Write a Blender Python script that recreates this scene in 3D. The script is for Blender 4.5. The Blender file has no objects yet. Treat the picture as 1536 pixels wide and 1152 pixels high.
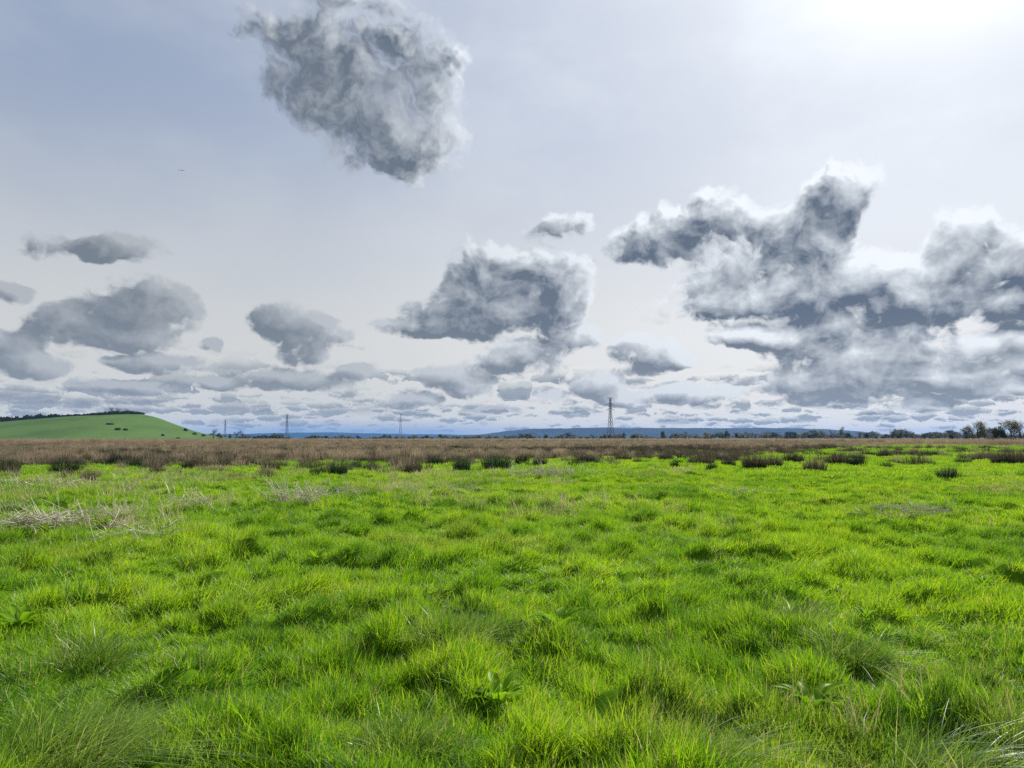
import bpy, math, random
import numpy as np
from mathutils import Vector, Matrix, Euler

SC = bpy.context.scene
COL = SC.collection
R = math.radians
rng = np.random.default_rng(11)
random.seed(11)

# ------------------------------------------------------------------ camera
F = 1109.0                      # focal length in photo pixels (1536 wide)
CX, CY = 768.0, 576.0
HORIZON = 657.0
EYE = 1.5
PITCH = math.atan((HORIZON - CY) / F)
cam_data = bpy.data.cameras.new('camera')
cam_data.sensor_width = 36.0
cam_data.lens = F / 1536.0 * 36.0
cam_data.clip_start = 0.05
cam_data.clip_end = 60000.0
cam = bpy.data.objects.new('camera', cam_data)
COL.objects.link(cam)
cam.location = (0, 0, EYE)
cam.rotation_euler = (math.pi / 2 + PITCH, 0, 0)
SC.camera = cam


def direction(px, py):
    """world direction seen at a photo pixel"""
    v = Vector(((px - CX) / F, 1.0, -(py - CY) / F))
    c, s = math.cos(PITCH), math.sin(PITCH)
    return Vector((v.x, v.y * c - v.z * s, v.y * s + v.z * c)).normalized()


def azel(px, py):
    d = direction(px, py)
    return math.atan2(d.x, d.y), math.asin(d.z)


def at(px, dist):
    """ground position at forward distance dist under photo column px"""
    return (px - CX) / F * dist, dist


def dist_of(py):
    return EYE * F / max(py - HORIZON, 0.5)


# ------------------------------------------------------------------ render settings
SC.render.engine = 'CYCLES'
cy = SC.cycles
cy.max_bounces = 5
cy.diffuse_bounces = 2
cy.glossy_bounces = 2
cy.transmission_bounces = 3
cy.transparent_max_bounces = 4
cy.volume_bounces = 0
cy.use_denoising = False
cy.sample_clamp_indirect = 6.0
cy.caustics_reflective = False
cy.caustics_refractive = False
SC.view_settings.view_transform = 'Standard'
SC.view_settings.look = 'None'
SC.view_settings.gamma = 1.0
SC.view_settings.exposure = 0.65

# ------------------------------------------------------------------ sun and sky
SUN_AZ, SUN_EL = R(33), R(37)
sun_dir = Vector((math.sin(SUN_AZ) * math.cos(SUN_EL), math.cos(SUN_AZ) * math.cos(SUN_EL), math.sin(SUN_EL)))
sl = bpy.data.lights.new('sun', 'SUN')
sl.energy = 5.0
sl.angle = R(0.53)
sl.color = (1.0, 0.955, 0.87)
so = bpy.data.objects.new('sun', sl)
COL.objects.link(so)
so.rotation_euler = (-sun_dir).to_track_quat('-Z', 'Y').to_euler()
so.location = (20, 30, 40)


class NT:
    """small wrapper for node trees"""
    def __init__(self, tree):
        self.t = tree

    def n(self, kind, **kw):
        nd = self.t.nodes.new(kind)
        for k, v in kw.items():
            setattr(nd, k, v)
        return nd

    def put(self, sock, v):
        if isinstance(v, bpy.types.NodeSocket):
            self.t.links.new(v, sock)
        elif v is not None:
            sock.default_value = v

    def math(self, op, a, b=None, c=None, clamp=False):
        m = self.n('ShaderNodeMath', operation=op, use_clamp=clamp)
        self.put(m.inputs[0], a)
        if b is not None:
            self.put(m.inputs[1], b)
        if c is not None:
            self.put(m.inputs[2], c)
        return m.outputs[0]

    def vmath(self, op, a, b=None, c=None, scale=None):
        m = self.n('ShaderNodeVectorMath', operation=op)
        self.put(m.inputs[0], a)
        if b is not None:
            self.put(m.inputs[1], b)
        if c is not None:
            self.put(m.inputs[2], c)
        if scale is not None:
            self.put(m.inputs['Scale'], scale)
        return m.outputs['Value'] if op in ('DOT_PRODUCT', 'LENGTH') else m.outputs[0]

    def ramp(self, v, a, b, lo=0.0, hi=1.0, smooth=True):
        m = self.n('ShaderNodeMapRange', interpolation_type='SMOOTHSTEP' if smooth else 'LINEAR')
        self.put(m.inputs['Value'], v)
        m.inputs['From Min'].default_value = a
        m.inputs['From Max'].default_value = b
        m.inputs['To Min'].default_value = lo
        m.inputs['To Max'].default_value = hi
        return m.outputs[0]

    def mix(self, f, a, b, blend='MIX'):
        m = self.n('ShaderNodeMix', data_type='RGBA', blend_type=blend)
        self.put(m.inputs['Factor'], f)
        self.put(m.inputs['A'], a if isinstance(a, bpy.types.NodeSocket) else (*a, 1.0))
        self.put(m.inputs['B'], b if isinstance(b, bpy.types.NodeSocket) else (*b, 1.0))
        return m.outputs['Result']

    def noise(self, vec, scale, detail=3.0, rough=0.55, dim='3D', lac=2.0):
        m = self.n('ShaderNodeTexNoise', noise_dimensions=dim)
        self.put(m.inputs['Vector'], vec)
        m.inputs['Scale'].default_value = scale
        m.inputs['Detail'].default_value = detail
        m.inputs['Roughness'].default_value = rough
        m.inputs['Lacunarity'].default_value = lac
        return m


def lin(r, g, b):
    f = lambda c: (c / 255 / 12.92) if c <= 10 else ((c / 255 + 0.055) / 1.055) ** 2.4
    return (f(r), f(g), f(b))


# cumulus placed in the sky by direction: photo px, py, half width, half height, weight
CLOUDS = [
    (478, 88, 95, 74, 1.1), (525, 150, 76, 60, 1.0), (600, 218, 70, 44, .42), (590, 258, 60, 16, .34), (705, 92, 30, 18, .34), (412, 132, 44, 30, .40), (430, 40, 60, 60, .40), (480, 5, 70, 50, .35), (605, 62, 70, 56, .40), (645, 92, 76, 60, .42), (605, 150, 100, 90, .34), (645, 190, 70, 80, .30), (565, 228, 100, 60, .34), (545, -5, 90, 36, .35),
    (68, 364, 52, 20, .60), (160, 372, 50, 22, .65), (215, 380, 56, 20, .65), (6, 437, 44, 20, .75),
    (215, 462, 84, 50, .85), (150, 485, 90, 40, .55), (90, 492, 66, 36, .8), (200, 512, 90, 16, .5), (240, 546, 84, 17, .75), (325, 572, 50, 11, .6),
    (5, 520, 66, 28, .8), (50, 548, 80, 20, .7), (195, 580, 90, 11, .6), (430, 485, 60, 32, .7), (478, 498, 56, 24, .6), (455, 527, 40, 24, .6),
    (440, 570, 84, 17, .85), (405, 560, 40, 14, .5), (530, 558, 34, 14, .6), (312, 519, 20, 12, .6),
    (735, 415, 70, 56, .85), (775, 400, 50, 46, .6), (838, 430, 58, 62, .75), (690, 470, 90, 44, .75), (760, 470, 110, 40, .6), (640, 492, 80, 18, .75),
    (785, 535, 66, 28, .85), (740, 545, 50, 16, .6), (855, 505, 56, 26, .65), (685, 568, 66, 20, .85), (705, 588, 40, 12, .6), (617, 600, 52, 14, .8),
    (975, 532, 66, 34, 1.0), (1000, 545, 50, 16, .6), (898, 577, 40, 22, .8), (820, 592, 40, 14, .6), (840, 335, 56, 26, .42),
    (960, 370, 60, 34, .85), (1020, 345, 80, 40, .75), (1075, 322, 50, 40, .55), (1260, 285, 56, 44, .85), (1220, 330, 66, 60, .85), (1150, 350, 62, 46, .42), (1335, 405, 46, 40, .5), (1235, 400, 90, 60, .75),
    (1120, 410, 110, 50, .55), (1060, 450, 90, 34, .45), (1150, 460, 120, 34, .55), (1300, 430, 110, 50, .85), (1380, 455, 110, 32, .75), (1440, 370, 70, 60, .60), (1420, 425, 80, 50, .6),
    (1525, 410, 66, 60, .85), (1530, 460, 76, 34, .7), (1130, 503, 76, 20, .95), (1255, 490, 50, 22, .6), (1215, 525, 80, 34, .75), (1370, 500, 80, 30, .70), (1330, 540, 100, 26, .6),
    (1230, 568, 110, 24, .85), (1360, 570, 100, 22, .75), (1500, 525, 90, 34, .95), (1470, 560, 110, 22, .7), (1490, 583, 90, 16, .85), (1260, 592, 110, 14, .8),
    (1380, 605, 60, 12, .6), (1040, 590, 80, 16, .75), (940, 602, 40, 12, .7),
]


def cloud_group():
    g = bpy.data.node_groups.new('cumulus field', 'ShaderNodeTree')
    g.interface.new_socket('P', in_out='INPUT', socket_type='NodeSocketVector')
    g.interface.new_socket('Density', in_out='OUTPUT', socket_type='NodeSocketFloat')
    g.interface.new_socket('Body', in_out='OUTPUT', socket_type='NodeSocketFloat')
    n = NT(g)
    gi = n.n('NodeGroupInput')
    go = n.n('NodeGroupOutput')
    P = gi.outputs[0]
    sp = n.n('ShaderNodeSeparateXYZ')
    n.put(sp.inputs[0], P)
    high = n.ramp(sp.outputs[1], 0.03, 0.42, smooth=False)      # 0 low in the sky, 1 high up
    w = n.noise(P, 11.0, 4.0, 0.55, '2D')
    wv = n.vmath('SUBTRACT', w.outputs['Color'], (0.5, 0.5, 0.5))
    wv = n.vmath('MULTIPLY', wv, (1.0, 0.8, 0.0))
    P2 = n.vmath('ADD', P, n.vmath('SCALE', wv, scale=n.math('MULTIPLY_ADD', n.math('POWER', high, 2.0), 0.12, 0.028)))
    acc = None
    for (px, py, a, b, wt) in CLOUDS:
        az, el = azel(px, py)
        hw = abs(azel(px + a, py)[0] - azel(px - a, py)[0]) / 2 * SIZE
        hh = abs(azel(px, py + b)[1] - azel(px, py - b)[1]) / 2 * SIZE
        mp = n.n('ShaderNodeMapping', vector_type='POINT')
        n.put(mp.inputs['Vector'], P2)
        mp.inputs['Scale'].default_value = (1 / hw, 1 / hh, 0)
        mp.inputs['Location'].default_value = (-az / hw, -el / hh, 0)
        gr = n.n('ShaderNodeTexGradient', gradient_type='SPHERICAL')
        n.put(gr.inputs[0], mp.outputs[0])
        acc = n.math('MULTIPLY', gr.outputs['Fac'], wt * 1.5) if acc is None else \
            n.math('MULTIPLY_ADD', gr.outputs['Fac'], wt * 1.5, acc)
    # soft saturation keeps the relief inside thick cloud
    acc = n.math('DIVIDE', n.math('MULTIPLY', acc, 1.6), n.math('ADD', acc, 0.8))
    Pn = n.vmath('MULTIPLY', P2, (1.0, 1.25, 1.0))
    f = n.noise(Pn, 20.0, 6.0, 0.55, '2D').outputs['Fac']
    fine = n.noise(Pn, 62.0, 6.0, 0.62, '2D').outputs['Fac']

    def billow(scale, det):
        v = n.n('ShaderNodeTexVoronoi', voronoi_dimensions='2D', feature='SMOOTH_F1')
        n.put(v.inputs['Vector'], Pn)
        v.inputs['Scale'].default_value = scale
        v.inputs['Detail'].default_value = det
        v.inputs['Roughness'].default_value = 0.5
        v.inputs['Lacunarity'].default_value = 2.2
        v.inputs['Smoothness'].default_value = 0.25
        v.normalize = True
        return v.outputs['Distance']
    bl = billow(26.0, 2.0)
    bil = n.math('SUBTRACT', 0.33, bl)
    nz = n.math('MULTIPLY_ADD', bil, BILLOW, n.math('MULTIPLY', n.math('SUBTRACT', f, 0.5), n.math('MULTIPLY_ADD', high, -0.75 * PERLIN, PERLIN * 1.1)))
    nz = n.math('MULTIPLY_ADD', n.math('SUBTRACT', fine, 0.5), n.math('MULTIPLY_ADD', high, -0.70, 0.85), nz)
    amp = n.math('MULTIPLY_ADD', n.ramp(acc, 0.0, 0.40), 0.92, 0.08)
    d = n.math('MULTIPLY_ADD', nz, amp, acc)
    n.put(go.inputs[0], d)
    n.put(go.inputs[1], acc)
    return g


SIZE, BILLOW, PERLIN = 1.16, 1.2, 1.7


def puffs(n, P, el, scale, stretch, lo, hi, seed, keep, sc, sunside):
    """small separate cumulus puffs low in the sky: cover, colour"""
    w = n.noise(P, scale * 2.2, 4.0, 0.6, '2D').outputs['Color']
    q = n.vmath('MULTIPLY_ADD', n.vmath('SUBTRACT', w, (.5, .5, .5)), (0.9 / scale, 0.22 / scale, 0), P)
    q = n.vmath('MULTIPLY_ADD', q, (1.0, stretch, 0), (seed * 1.7, seed * .9, 0))
    v = n.n('ShaderNodeTexVoronoi', voronoi_dimensions='2D', feature='F1')
    n.put(v.inputs['Vector'], q)
    v.inputs['Scale'].default_value = scale
    rnd = n.n('ShaderNodeSeparateXYZ')
    n.put(rnd.inputs[0], v.outputs['Color'])
    size = n.math('MULTIPLY_ADD', n.math('POWER', n.ramp(rnd.outputs[0], keep, 1.0, 0.0, 1.0, smooth=False), 1.6), 0.82, 0.06)
    dens = n.math('SUBTRACT', size, v.outputs['Distance'])
    rel = n.n('ShaderNodeSeparateXYZ')
    n.put(rel.inputs[0], n.vmath('SUBTRACT', q, v.outputs['Position']))
    top = n.ramp(n.math('MULTIPLY', rel.outputs[1], scale), -0.22, 0.34)
    dens = n.math('MULTIPLY_ADD', n.math('SUBTRACT', n.noise(q, scale * 3.0, 5.0, .68, '2D').outputs['Fac'], .5), 0.85, dens)
    a = n.ramp(dens, -0.04, 0.24)
    band = n.math('MULTIPLY', n.ramp(el, lo[0], lo[1]), n.ramp(el, hi[0], hi[1], 1.0, 0.0))
    lit = n.math('MULTIPLY_ADD', n.ramp(dens, 0.02, 0.40), -0.55, n.math('MULTIPLY_ADD', top, 0.75, 0.30), clamp=True)
    col = n.mix(lit, n.mix(sunside, sc((.21, .245, .285)), sc((.20, .24, .29))), n.mix(sunside, sc((.52, .53, .51)), sc((.86, .86, .82))))
    return n.math('MULTIPLY', a, band), col


def build_world():
    w = bpy.data.worlds.new('World')
    SC.world = w
    w.use_nodes = True
    w.cycles.sampling_method = 'MANUAL'
    w.cycles.sample_map_resolution = 512
    t = w.node_tree
    t.nodes.clear()
    n = NT(t)
    out = n.n('ShaderNodeOutputWorld')
    sky = n.n('ShaderNodeTexSky', sky_type='NISHITA')
    sky.sun_disc = False
    sky.sun_elevation = SUN_EL
    sky.sun_rotation = SUN_AZ
    sky.air_density = 1.0
    sky.dust_density = 1.6
    sky.ozone_density = 1.0
    tc = n.n('ShaderNodeTexCoord')
    D = tc.outputs['Generated']
    sep = n.n('ShaderNodeSeparateXYZ')
    n.put(sep.inputs[0], D)
    x, y, z = sep.outputs
    az = n.math('ARCTAN2', x, y)
    el = n.math('ARCSINE', z)
    cmb = n.n('ShaderNodeCombineXYZ')
    n.put(cmb.inputs[0], az)
    n.put(cmb.inputs[1], el)
    P = cmb.outputs[0]
    cosang = n.vmath('DOT_PRODUCT', D, tuple(sun_dir))
    cpos = n.math('MAXIMUM', cosang, 0.0)
    glow = n.math('POWER', cpos, 6.5)          # thin high cloud lit by the sun
    tight = n.math('POWER', cpos, 90.0)
    sunside = n.ramp(cosang, 0.55, 0.93)
    K = 8.0   # colours below are radiances; background strength is 0.1
    sc = lambda c, k=1.0: tuple(v * K * k for v in c)
    # clear sky with a milky veil
    veil_n = n.noise(n.vmath('MULTIPLY', P, (1.0, 2.0, 1.0)), 3.2, 5.0, 0.55, '2D')
    veil = n.ramp(veil_n.outputs['Fac'], 0.30, 0.72)
    base = n.mix(0.92, sky.outputs[0], sc((.250, .305, .415)))
    base = n.mix(n.math('MULTIPLY', veil, 0.45), base, sc((.38, .425, .50)))
    low = n.ramp(el, R(3.0), R(26.0), 1.0, 0.0)
    base = n.mix(n.math('MULTIPLY', low, 0.85), base, n.mix(sunside, sc((.57, .57, .54)), sc((.755, .73, .665))))
    g_amt = n.math('MULTIPLY', glow, n.math('MULTIPLY_ADD', veil, 0.30, 0.85), clamp=True)
    base = n.mix(g_amt, base, sc((.72, .76, .82)))
    base = n.mix(tight, base, sc((1.3, 1.3, 1.27)))
    # small puffs in layers receding to the horizon
    for args in ((9.0, 2.6, (R(3.2), R(4.6)), (R(7.0), R(9.5)), 3.0, .45),
                 (13.0, 3.4, (R(1.5), R(2.4)), (R(4.6), R(6.5)), 5.0, .25),
                 (24.0, 3.0, (R(0.8), R(1.4)), (R(2.8), R(4.2)), 7.0, .05),
                 (17.0, 3.2, (R(1.8), R(2.6)), (R(4.2), R(5.8)), 1.0, .10),
                 (34.0, 3.8, (R(0.3), R(0.7)), (R(2.0), R(3.2)), 2.0, -.10)):
        pa, pc = puffs(n, P, el, *args, sc, sunside)
        base = n.mix(n.math('MULTIPLY', pa, 0.78), base, pc)
    # blue rain-dark band hugging the horizon on the left of the view
    bl = n.math('MULTIPLY', n.ramp(el, R(0.3), R(1.6), 1.0, 0.0), n.ramp(n.math('ABSOLUTE', n.math('ADD', az, 0.20)), 0.04, 0.30, 1.0, 0.0))
    base = n.mix(n.math('MULTIPLY', bl, 0.6), base, sc((.17, .28, .44)))
    bg_sky = n.n('ShaderNodeBackground')
    bg_sky.inputs['Strength'].default_value = 0.1
    n.put(bg_sky.inputs['Color'], base)

    # cumulus
    grp = cloud_group()
    g1 = n.n('ShaderNodeGroup')
    g1.node_tree = grp
    n.put(g1.inputs[0], P)
    g2 = n.n('ShaderNodeGroup')
    g2.node_tree = grp
    to_sun = n.vmath('NORMALIZE', n.vmath('SUBTRACT', (SUN_AZ, SUN_EL + 0.10, 0.0), P))
    n.put(g2.inputs[0], n.vmath('ADD', P, n.vmath('SCALE', to_sun, scale=0.0175)))
    d1, d2 = g1.outputs[0], g2.outputs[0]
    b1, b2 = g1.outputs[1], g2.outputs[1]
    soft = n.math('MULTIPLY_ADD', n.ramp(el, 0.28, 0.45), 0.45, 0.50)
    alpha = n.ramp(n.math('DIVIDE', n.math('SUBTRACT', d1, 0.12), soft, clamp=True), 0.0, 1.0)
    rim = n.ramp(d1, 0.24, 0.72)
    thick = n.ramp(d1, 0.45, 1.45, smooth=False)
    inner = n.noise(P, 8.5, 5.0, 0.6, '2D').outputs['Fac']      # thin and thick parts within one cloud
    lit = n.math('MULTIPLY_ADD', n.math('SUBTRACT', d1, d2), 0.85, n.math('MULTIPLY_ADD', n.math('SUBTRACT', b1, b2), 1.0, 0.80))
    lit = n.math('MULTIPLY_ADD', n.math('SUBTRACT', inner, 0.5), 1.1, lit)
    lit = n.math('ADD', lit, n.math('MULTIPLY_ADD', rim, -0.50, n.math('MULTIPLY', thick, -0.40)))
    lit = n.math('MULTIPLY_ADD', n.ramp(el, 0.28, 0.45), -0.14, lit)
    lit = n.ramp(lit, -0.20, 1.06, smooth=False)
    bright = n.mix(sunside, sc((.36, .385, .41)), sc((.74, .78, .82)))
    dark = n.mix(sunside, sc((.150, .178, .212)), sc((.100, .130, .178)))
    ccol = n.mix(lit, dark, bright)
    ccol = n.mix(n.ramp(el, R(1.0), R(10.0), 0.27, 0.0), ccol, n.mix(sunside, sc((.43, .455, .465)), sc((.56, .585, .59))))
    bg_cu = n.n('ShaderNodeBackground')
    bg_cu.inputs['Strength'].default_value = 0.1
    n.put(bg_cu.inputs['Color'], ccol)
    mx = n.n('ShaderNodeMixShader')
    n.put(mx.inputs[0], alpha)
    t.links.new(bg_sky.outputs[0], mx.inputs[1])
    t.links.new(bg_cu.outputs[0], mx.inputs[2])
    # below the horizon: plain field-green bounce, hidden by the ground everywhere
    bg_low = n.n('ShaderNodeBackground')
    bg_low.inputs['Color'].default_value = (*sc((.10, .14, .06)), 1)
    bg_low.inputs['Strength'].default_value = 0.1
    mx2 = n.n('ShaderNodeMixShader')
    n.put(mx2.inputs[0], n.math('LESS_THAN', z, -0.01))
    t.links.new(mx.outputs[0], mx2.inputs[1])
    t.links.new(bg_low.outputs[0], mx2.inputs[2])
    t.links.new(mx2.outputs[0], out.inputs[0])


build_world()

# ------------------------------------------------------------------ helpers
def pn(x, y, seed=0):
    """2-D gradient noise, about -0.7..0.7"""
    x = np.asarray(x, float)
    y = np.asarray(y, float)
    xi = np.floor(x).astype(np.int64)
    yi = np.floor(y).astype(np.int64)
    fx, fy = x - xi, y - yi
    u = fx * fx * fx * (fx * (fx * 6 - 15) + 10)
    v = fy * fy * fy * (fy * (fy * 6 - 15) + 10)

    def grad(ix, iy, dx, dy):
        h = (ix * 374761393 + iy * 668265263 + seed * 1442695041) & 0xFFFFFFFF
        h = ((h ^ (h >> 13)) * 1274126177) & 0xFFFFFFFF
        a = ((h ^ (h >> 16)) & 0xFFFF) / 65536.0 * 2 * math.pi
        return np.cos(a) * dx + np.sin(a) * dy
    a = grad(xi, yi, fx, fy)
    b = grad(xi + 1, yi, fx - 1, fy)
    c = grad(xi, yi + 1, fx, fy - 1)
    d = grad(xi + 1, yi + 1, fx - 1, fy - 1)
    return a + (b - a) * u + (c - a) * v + (a - b - c + d) * u * v


def fbm(x, y, seed=0, oct=4, rough=0.5):
    s, a = 0, 1.0
    for k in range(oct):
        s = s + a * pn(x * 2 ** k + 17.3 * k, y * 2 ** k - 9.1 * k, seed + k)
        a *= rough
    return s


def sstep(a, b, v):
    t = np.clip((np.asarray(v, float) - a) / (b - a), 0, 1)
    return t * t * (3 - 2 * t)


def mesh_np(name, verts, faces, mat=None, attrs=None, smooth=False):
    """mesh from numpy verts and a list of face arrays (all of one size each)"""
    me = bpy.data.meshes.new(name)
    verts = np.asarray(verts, np.float32)
    me.vertices.add(len(verts))
    me.vertices.foreach_set('co', verts.ravel())
    loops = np.concatenate([np.asarray(f, np.int32).ravel() for f in faces]) if faces else np.zeros(0, np.int32)
    sizes = np.concatenate([np.full(len(f), np.asarray(f).shape[1], np.int32) for f in faces]) if faces else np.zeros(0, np.int32)
    if len(sizes):
        me.loops.add(len(loops))
        me.loops.foreach_set('vertex_index', loops)
        me.polygons.add(len(sizes))
        starts = np.concatenate([[0], np.cumsum(sizes)[:-1]]).astype(np.int32)
        me.polygons.foreach_set('loop_start', starts)
        me.polygons.foreach_set('loop_total', sizes)
    if mat is not None:
        me.materials.append(mat)
    for k, v in (attrs or {}).items():
        v = np.asarray(v, np.float32)
        if v.ndim == 2:
            at_ = me.attributes.new(k, 'FLOAT_VECTOR', 'POINT')
            at_.data.foreach_set('vector', v.ravel())
        else:
            at_ = me.attributes.new(k, 'FLOAT', 'POINT')
            at_.data.foreach_set('value', v)
    me.update(calc_edges=True)
    if smooth and len(sizes):
        me.polygons.foreach_set('use_smooth', np.ones(len(sizes), bool))
    return me


def add(name, me, parent=None, loc=None):
    o = bpy.data.objects.new(name, me)
    COL.objects.link(o)
    if parent is not None:
        o.parent = parent
    if loc is not None:
        o.location = loc
    return o


def tag(o, label=None, cat=None, group=None, kind=None):
    for k, v in (('label', label), ('category', cat), ('group', group), ('kind', kind)):
        if v:
            o[k] = v
    return o


def empty(name, loc, rz=0.0, s=1.0):
    o = bpy.data.objects.new(name, None)
    COL.objects.link(o)
    o.location = loc
    o.rotation_euler = (0, 0, rz)
    o.scale = (s, s, s)
    o.empty_display_size = 0.2
    return o


# ------------------------------------------------------------------ materials
def new_mat(name):
    m = bpy.data.materials.new(name)
    m.use_nodes = True
    m.node_tree.nodes.clear()
    n = NT(m.node_tree)
    return m, n, n.n('ShaderNodeOutputMaterial')


def leafy(name, cols, patch_scale=0.35, trans=0.45, gloss=0.06, rough=0.38, dry=None, attr='tint', trans_tint=(1.15, 1.1, 0.6), fine=True, straw=None):
    """blade / leaf material: diffuse + translucent + faint gloss; cols = dark, mid, light"""
    m, n, out = new_mat(name)
    at_ = n.n('ShaderNodeAttribute', attribute_name=attr)
    tint = at_.outputs['Fac']
    geo = n.n('ShaderNodeNewGeometry')
    pos = geo.outputs['Position']
    oi = n.n('ShaderNodeObjectInfo')
    big = n.noise(pos, patch_scale, 3.0, 0.6).outputs['Fac']
    small = n.noise(pos, patch_scale * 6.5, 2.0, 0.5).outputs['Fac'] if fine else oi.outputs['Random']
    v = n.math('MULTIPLY_ADD', tint, 0.42, n.math('MULTIPLY_ADD', n.ramp(big, 0.3, 0.7), 0.38, n.math('MULTIPLY', n.ramp(small, .25, .75), 0.26)))
    cr = n.n('ShaderNodeValToRGB')
    n.put(cr.inputs[0], v)
    e = cr.color_ramp.elements
    e[0].position, e[0].color = 0.18, (*cols[0], 1)
    e[1].position, e[1].color = 0.92, (*cols[2], 1)
    k = e.new(0.52)
    k.color = (*cols[1], 1)
    col = cr.outputs[0]
    if straw:
        sn = n.noise(n.vmath('ADD', pos, (7.0, 3.0, 0.0)), 0.23, 5.0, 0.65).outputs['Fac']
        col = n.mix(n.ramp(sn, 0.52, 0.72, 0.0, 0.55), col, straw)
    if dry:
        col = n.mix(n.ramp(tint, 0.955, 0.965), col, dry)
    dif = n.n('ShaderNodeBsdfDiffuse')
    n.put(dif.inputs[0], col)
    tr = n.n('ShaderNodeBsdfTranslucent')
    n.put(tr.inputs[0], n.mix(1.0, col, trans_tint, 'MULTIPLY'))
    gl = n.n('ShaderNodeBsdfGlossy')
    gl.inputs['Roughness'].default_value = rough
    gl.inputs[0].default_value = (1, 1, 1, 1)
    m1 = n.n('ShaderNodeMixShader')
    m1.inputs[0].default_value = trans
    n.t.links.new(dif.outputs[0], m1.inputs[1])
    n.t.links.new(tr.outputs[0], m1.inputs[2])
    m2 = n.n('ShaderNodeMixShader')
    m2.inputs[0].default_value = gloss
    n.t.links.new(m1.outputs[0], m2.inputs[1])
    n.t.links.new(gl.outputs[0], m2.inputs[2])
    n.t.links.new(m2.outputs[0], out.inputs[0])
    return m


def stalky(name, base, tip, vary=0.35, trans=0.15, pos_mid=0.45, each=1.0):
    """rush / reed stems: colour runs from base to tip along the stem ('along')"""
    m, n, out = new_mat(name)
    al = n.n('ShaderNodeAttribute', attribute_name='along').outputs['Fac']
    ti = n.n('ShaderNodeAttribute', attribute_name='tint').outputs['Fac']
    geo = n.n('ShaderNodeNewGeometry')
    big = n.noise(geo.outputs['Position'], 0.11, 4.0, 0.62).outputs['Fac']
    f = n.ramp(n.math('ADD', al, n.math('MULTIPLY', n.math('SUBTRACT', n.math('ADD', ti, n.math('MULTIPLY', big, 1.5)), 1.25), vary)), pos_mid - 0.35, pos_mid + 0.35)
    col = n.mix(f, base, tip)
    col = n.mix(n.ramp(ti, 0.0, 1.0, 0.0, 0.45), col, tuple(c * 0.55 for c in tip))
    rnd = n.n('ShaderNodeObjectInfo').outputs['Random']
    if each:
        col = n.mix(each, col, n.mix(rnd, (.50, .54, .52), (1.30, 1.24, 1.18)), 'MULTIPLY')
    dif = n.n('ShaderNodeBsdfDiffuse')
    n.put(dif.inputs[0], col)
    tr = n.n('ShaderNodeBsdfTranslucent')
    n.put(tr.inputs[0], col)
    m1 = n.n('ShaderNodeMixShader')
    m1.inputs[0].default_value = trans
    n.t.links.new(dif.outputs[0], m1.inputs[1])
    n.t.links.new(tr.outputs[0], m1.inputs[2])
    n.t.links.new(m1.outputs[0], out.inputs[0])
    return m


def plain(name, c1, c2, scale=4.0, rough=0.9, detail=5.0, metal=0.0):
    m, n, out = new_mat(name)
    p = n.n('ShaderNodeBsdfPrincipled')
    geo = n.n('ShaderNodeNewGeometry')
    f = n.noise(geo.outputs['Position'], scale, detail, 0.6).outputs['Fac']
    n.put(p.inputs['Base Color'], n.mix(n.ramp(f, 0.3, 0.7), c1, c2))
    p.inputs['Roughness'].default_value = rough
    p.inputs['Metallic'].default_value = metal
    n.t.links.new(p.outputs[0], out.inputs[0])
    return m


M_GRASS = leafy('meadow grass', ((.050, .155, .008), (.190, .375, .010), (.385, .520, .022)), dry=(.38, .34, .17), trans=0.5, gloss=0.03, rough=0.5, straw=(.26, .27, .075))
M_STRAW = leafy('dry grass stems', ((.26, .24, .13), (.42, .39, .24), (.56, .53, .37)), trans=0.3, gloss=0.02)
M_TUSSOCK = leafy('tussock grass', ((.060, .130, .020), (.115, .22, .025), (.34, .44, .15)), dry=(.40, .40, .22), gloss=0.05, rough=0.42)  # lightest blade tone raised so the colour imitates pale highlights
M_DOCK = leafy('dock leaf', ((.08, .19, .008), (.14, .29, .010), (.22, .38, .02)), trans=0.5, gloss=0.008)
M_RUSH = stalky('soft rush stems', (.034, .050, .025), (.440, .350, .245), trans=0.4, vary=0.8, pos_mid=.55)  # green stems, lower half darkened in colour to imitate shade at the base
M_RUSH_GREEN = stalky('green rush stems', (.022, .050, .028), (.062, .080, .050), pos_mid=0.75, trans=0.3)
M_CLUMP = stalky('dark rush stems with brown tips', (.018, .034, .018), (.210, .165, .125), pos_mid=0.55, trans=0.2)
M_REED = stalky('dry reed stems', (.26, .20, .12), (.44, .34, .235), trans=0.3)
M_STALK = stalky('dead stalks', (.52, .47, .35), (.72, .67, .54), trans=0.2, each=0.0)
M_DARKLEAF = leafy('dark evergreen leaf', ((.020, .044, .020), (.034, .066, .028), (.060, .095, .038)), trans=0.2, gloss=0.03, fine=False)
M_HAZED_LEAF = leafy('hazed evergreen leaf', ((.042, .066, .044), (.068, .098, .062), (.110, .140, .085)), trans=0.25, gloss=0.02, fine=False)  # lighter copy of the dark leaf, haze over far trees put into the colour
M_HILLBUSH = leafy('hill bush leaf', ((.048, .092, .034), (.070, .122, .044), (.095, .150, .056)), trans=0.3, gloss=0.02, fine=False)
M_OLIVE = leafy('spring willow leaf', ((.085, .088, .045), (.13, .132, .062), (.19, .185, .090)), trans=0.35, gloss=0.02, fine=False)
M_TWIG = plain('bare twig bark', (.080, .068, .060), (.130, .110, .095), 1.0)
M_BARK = plain('tree bark', (.050, .042, .034), (.10, .085, .068), 3.0)
M_STEEL = plain('galvanised steel', (.085, .095, .10), (.13, .14, .145), 0.3, 0.55, metal=0.4)
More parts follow.
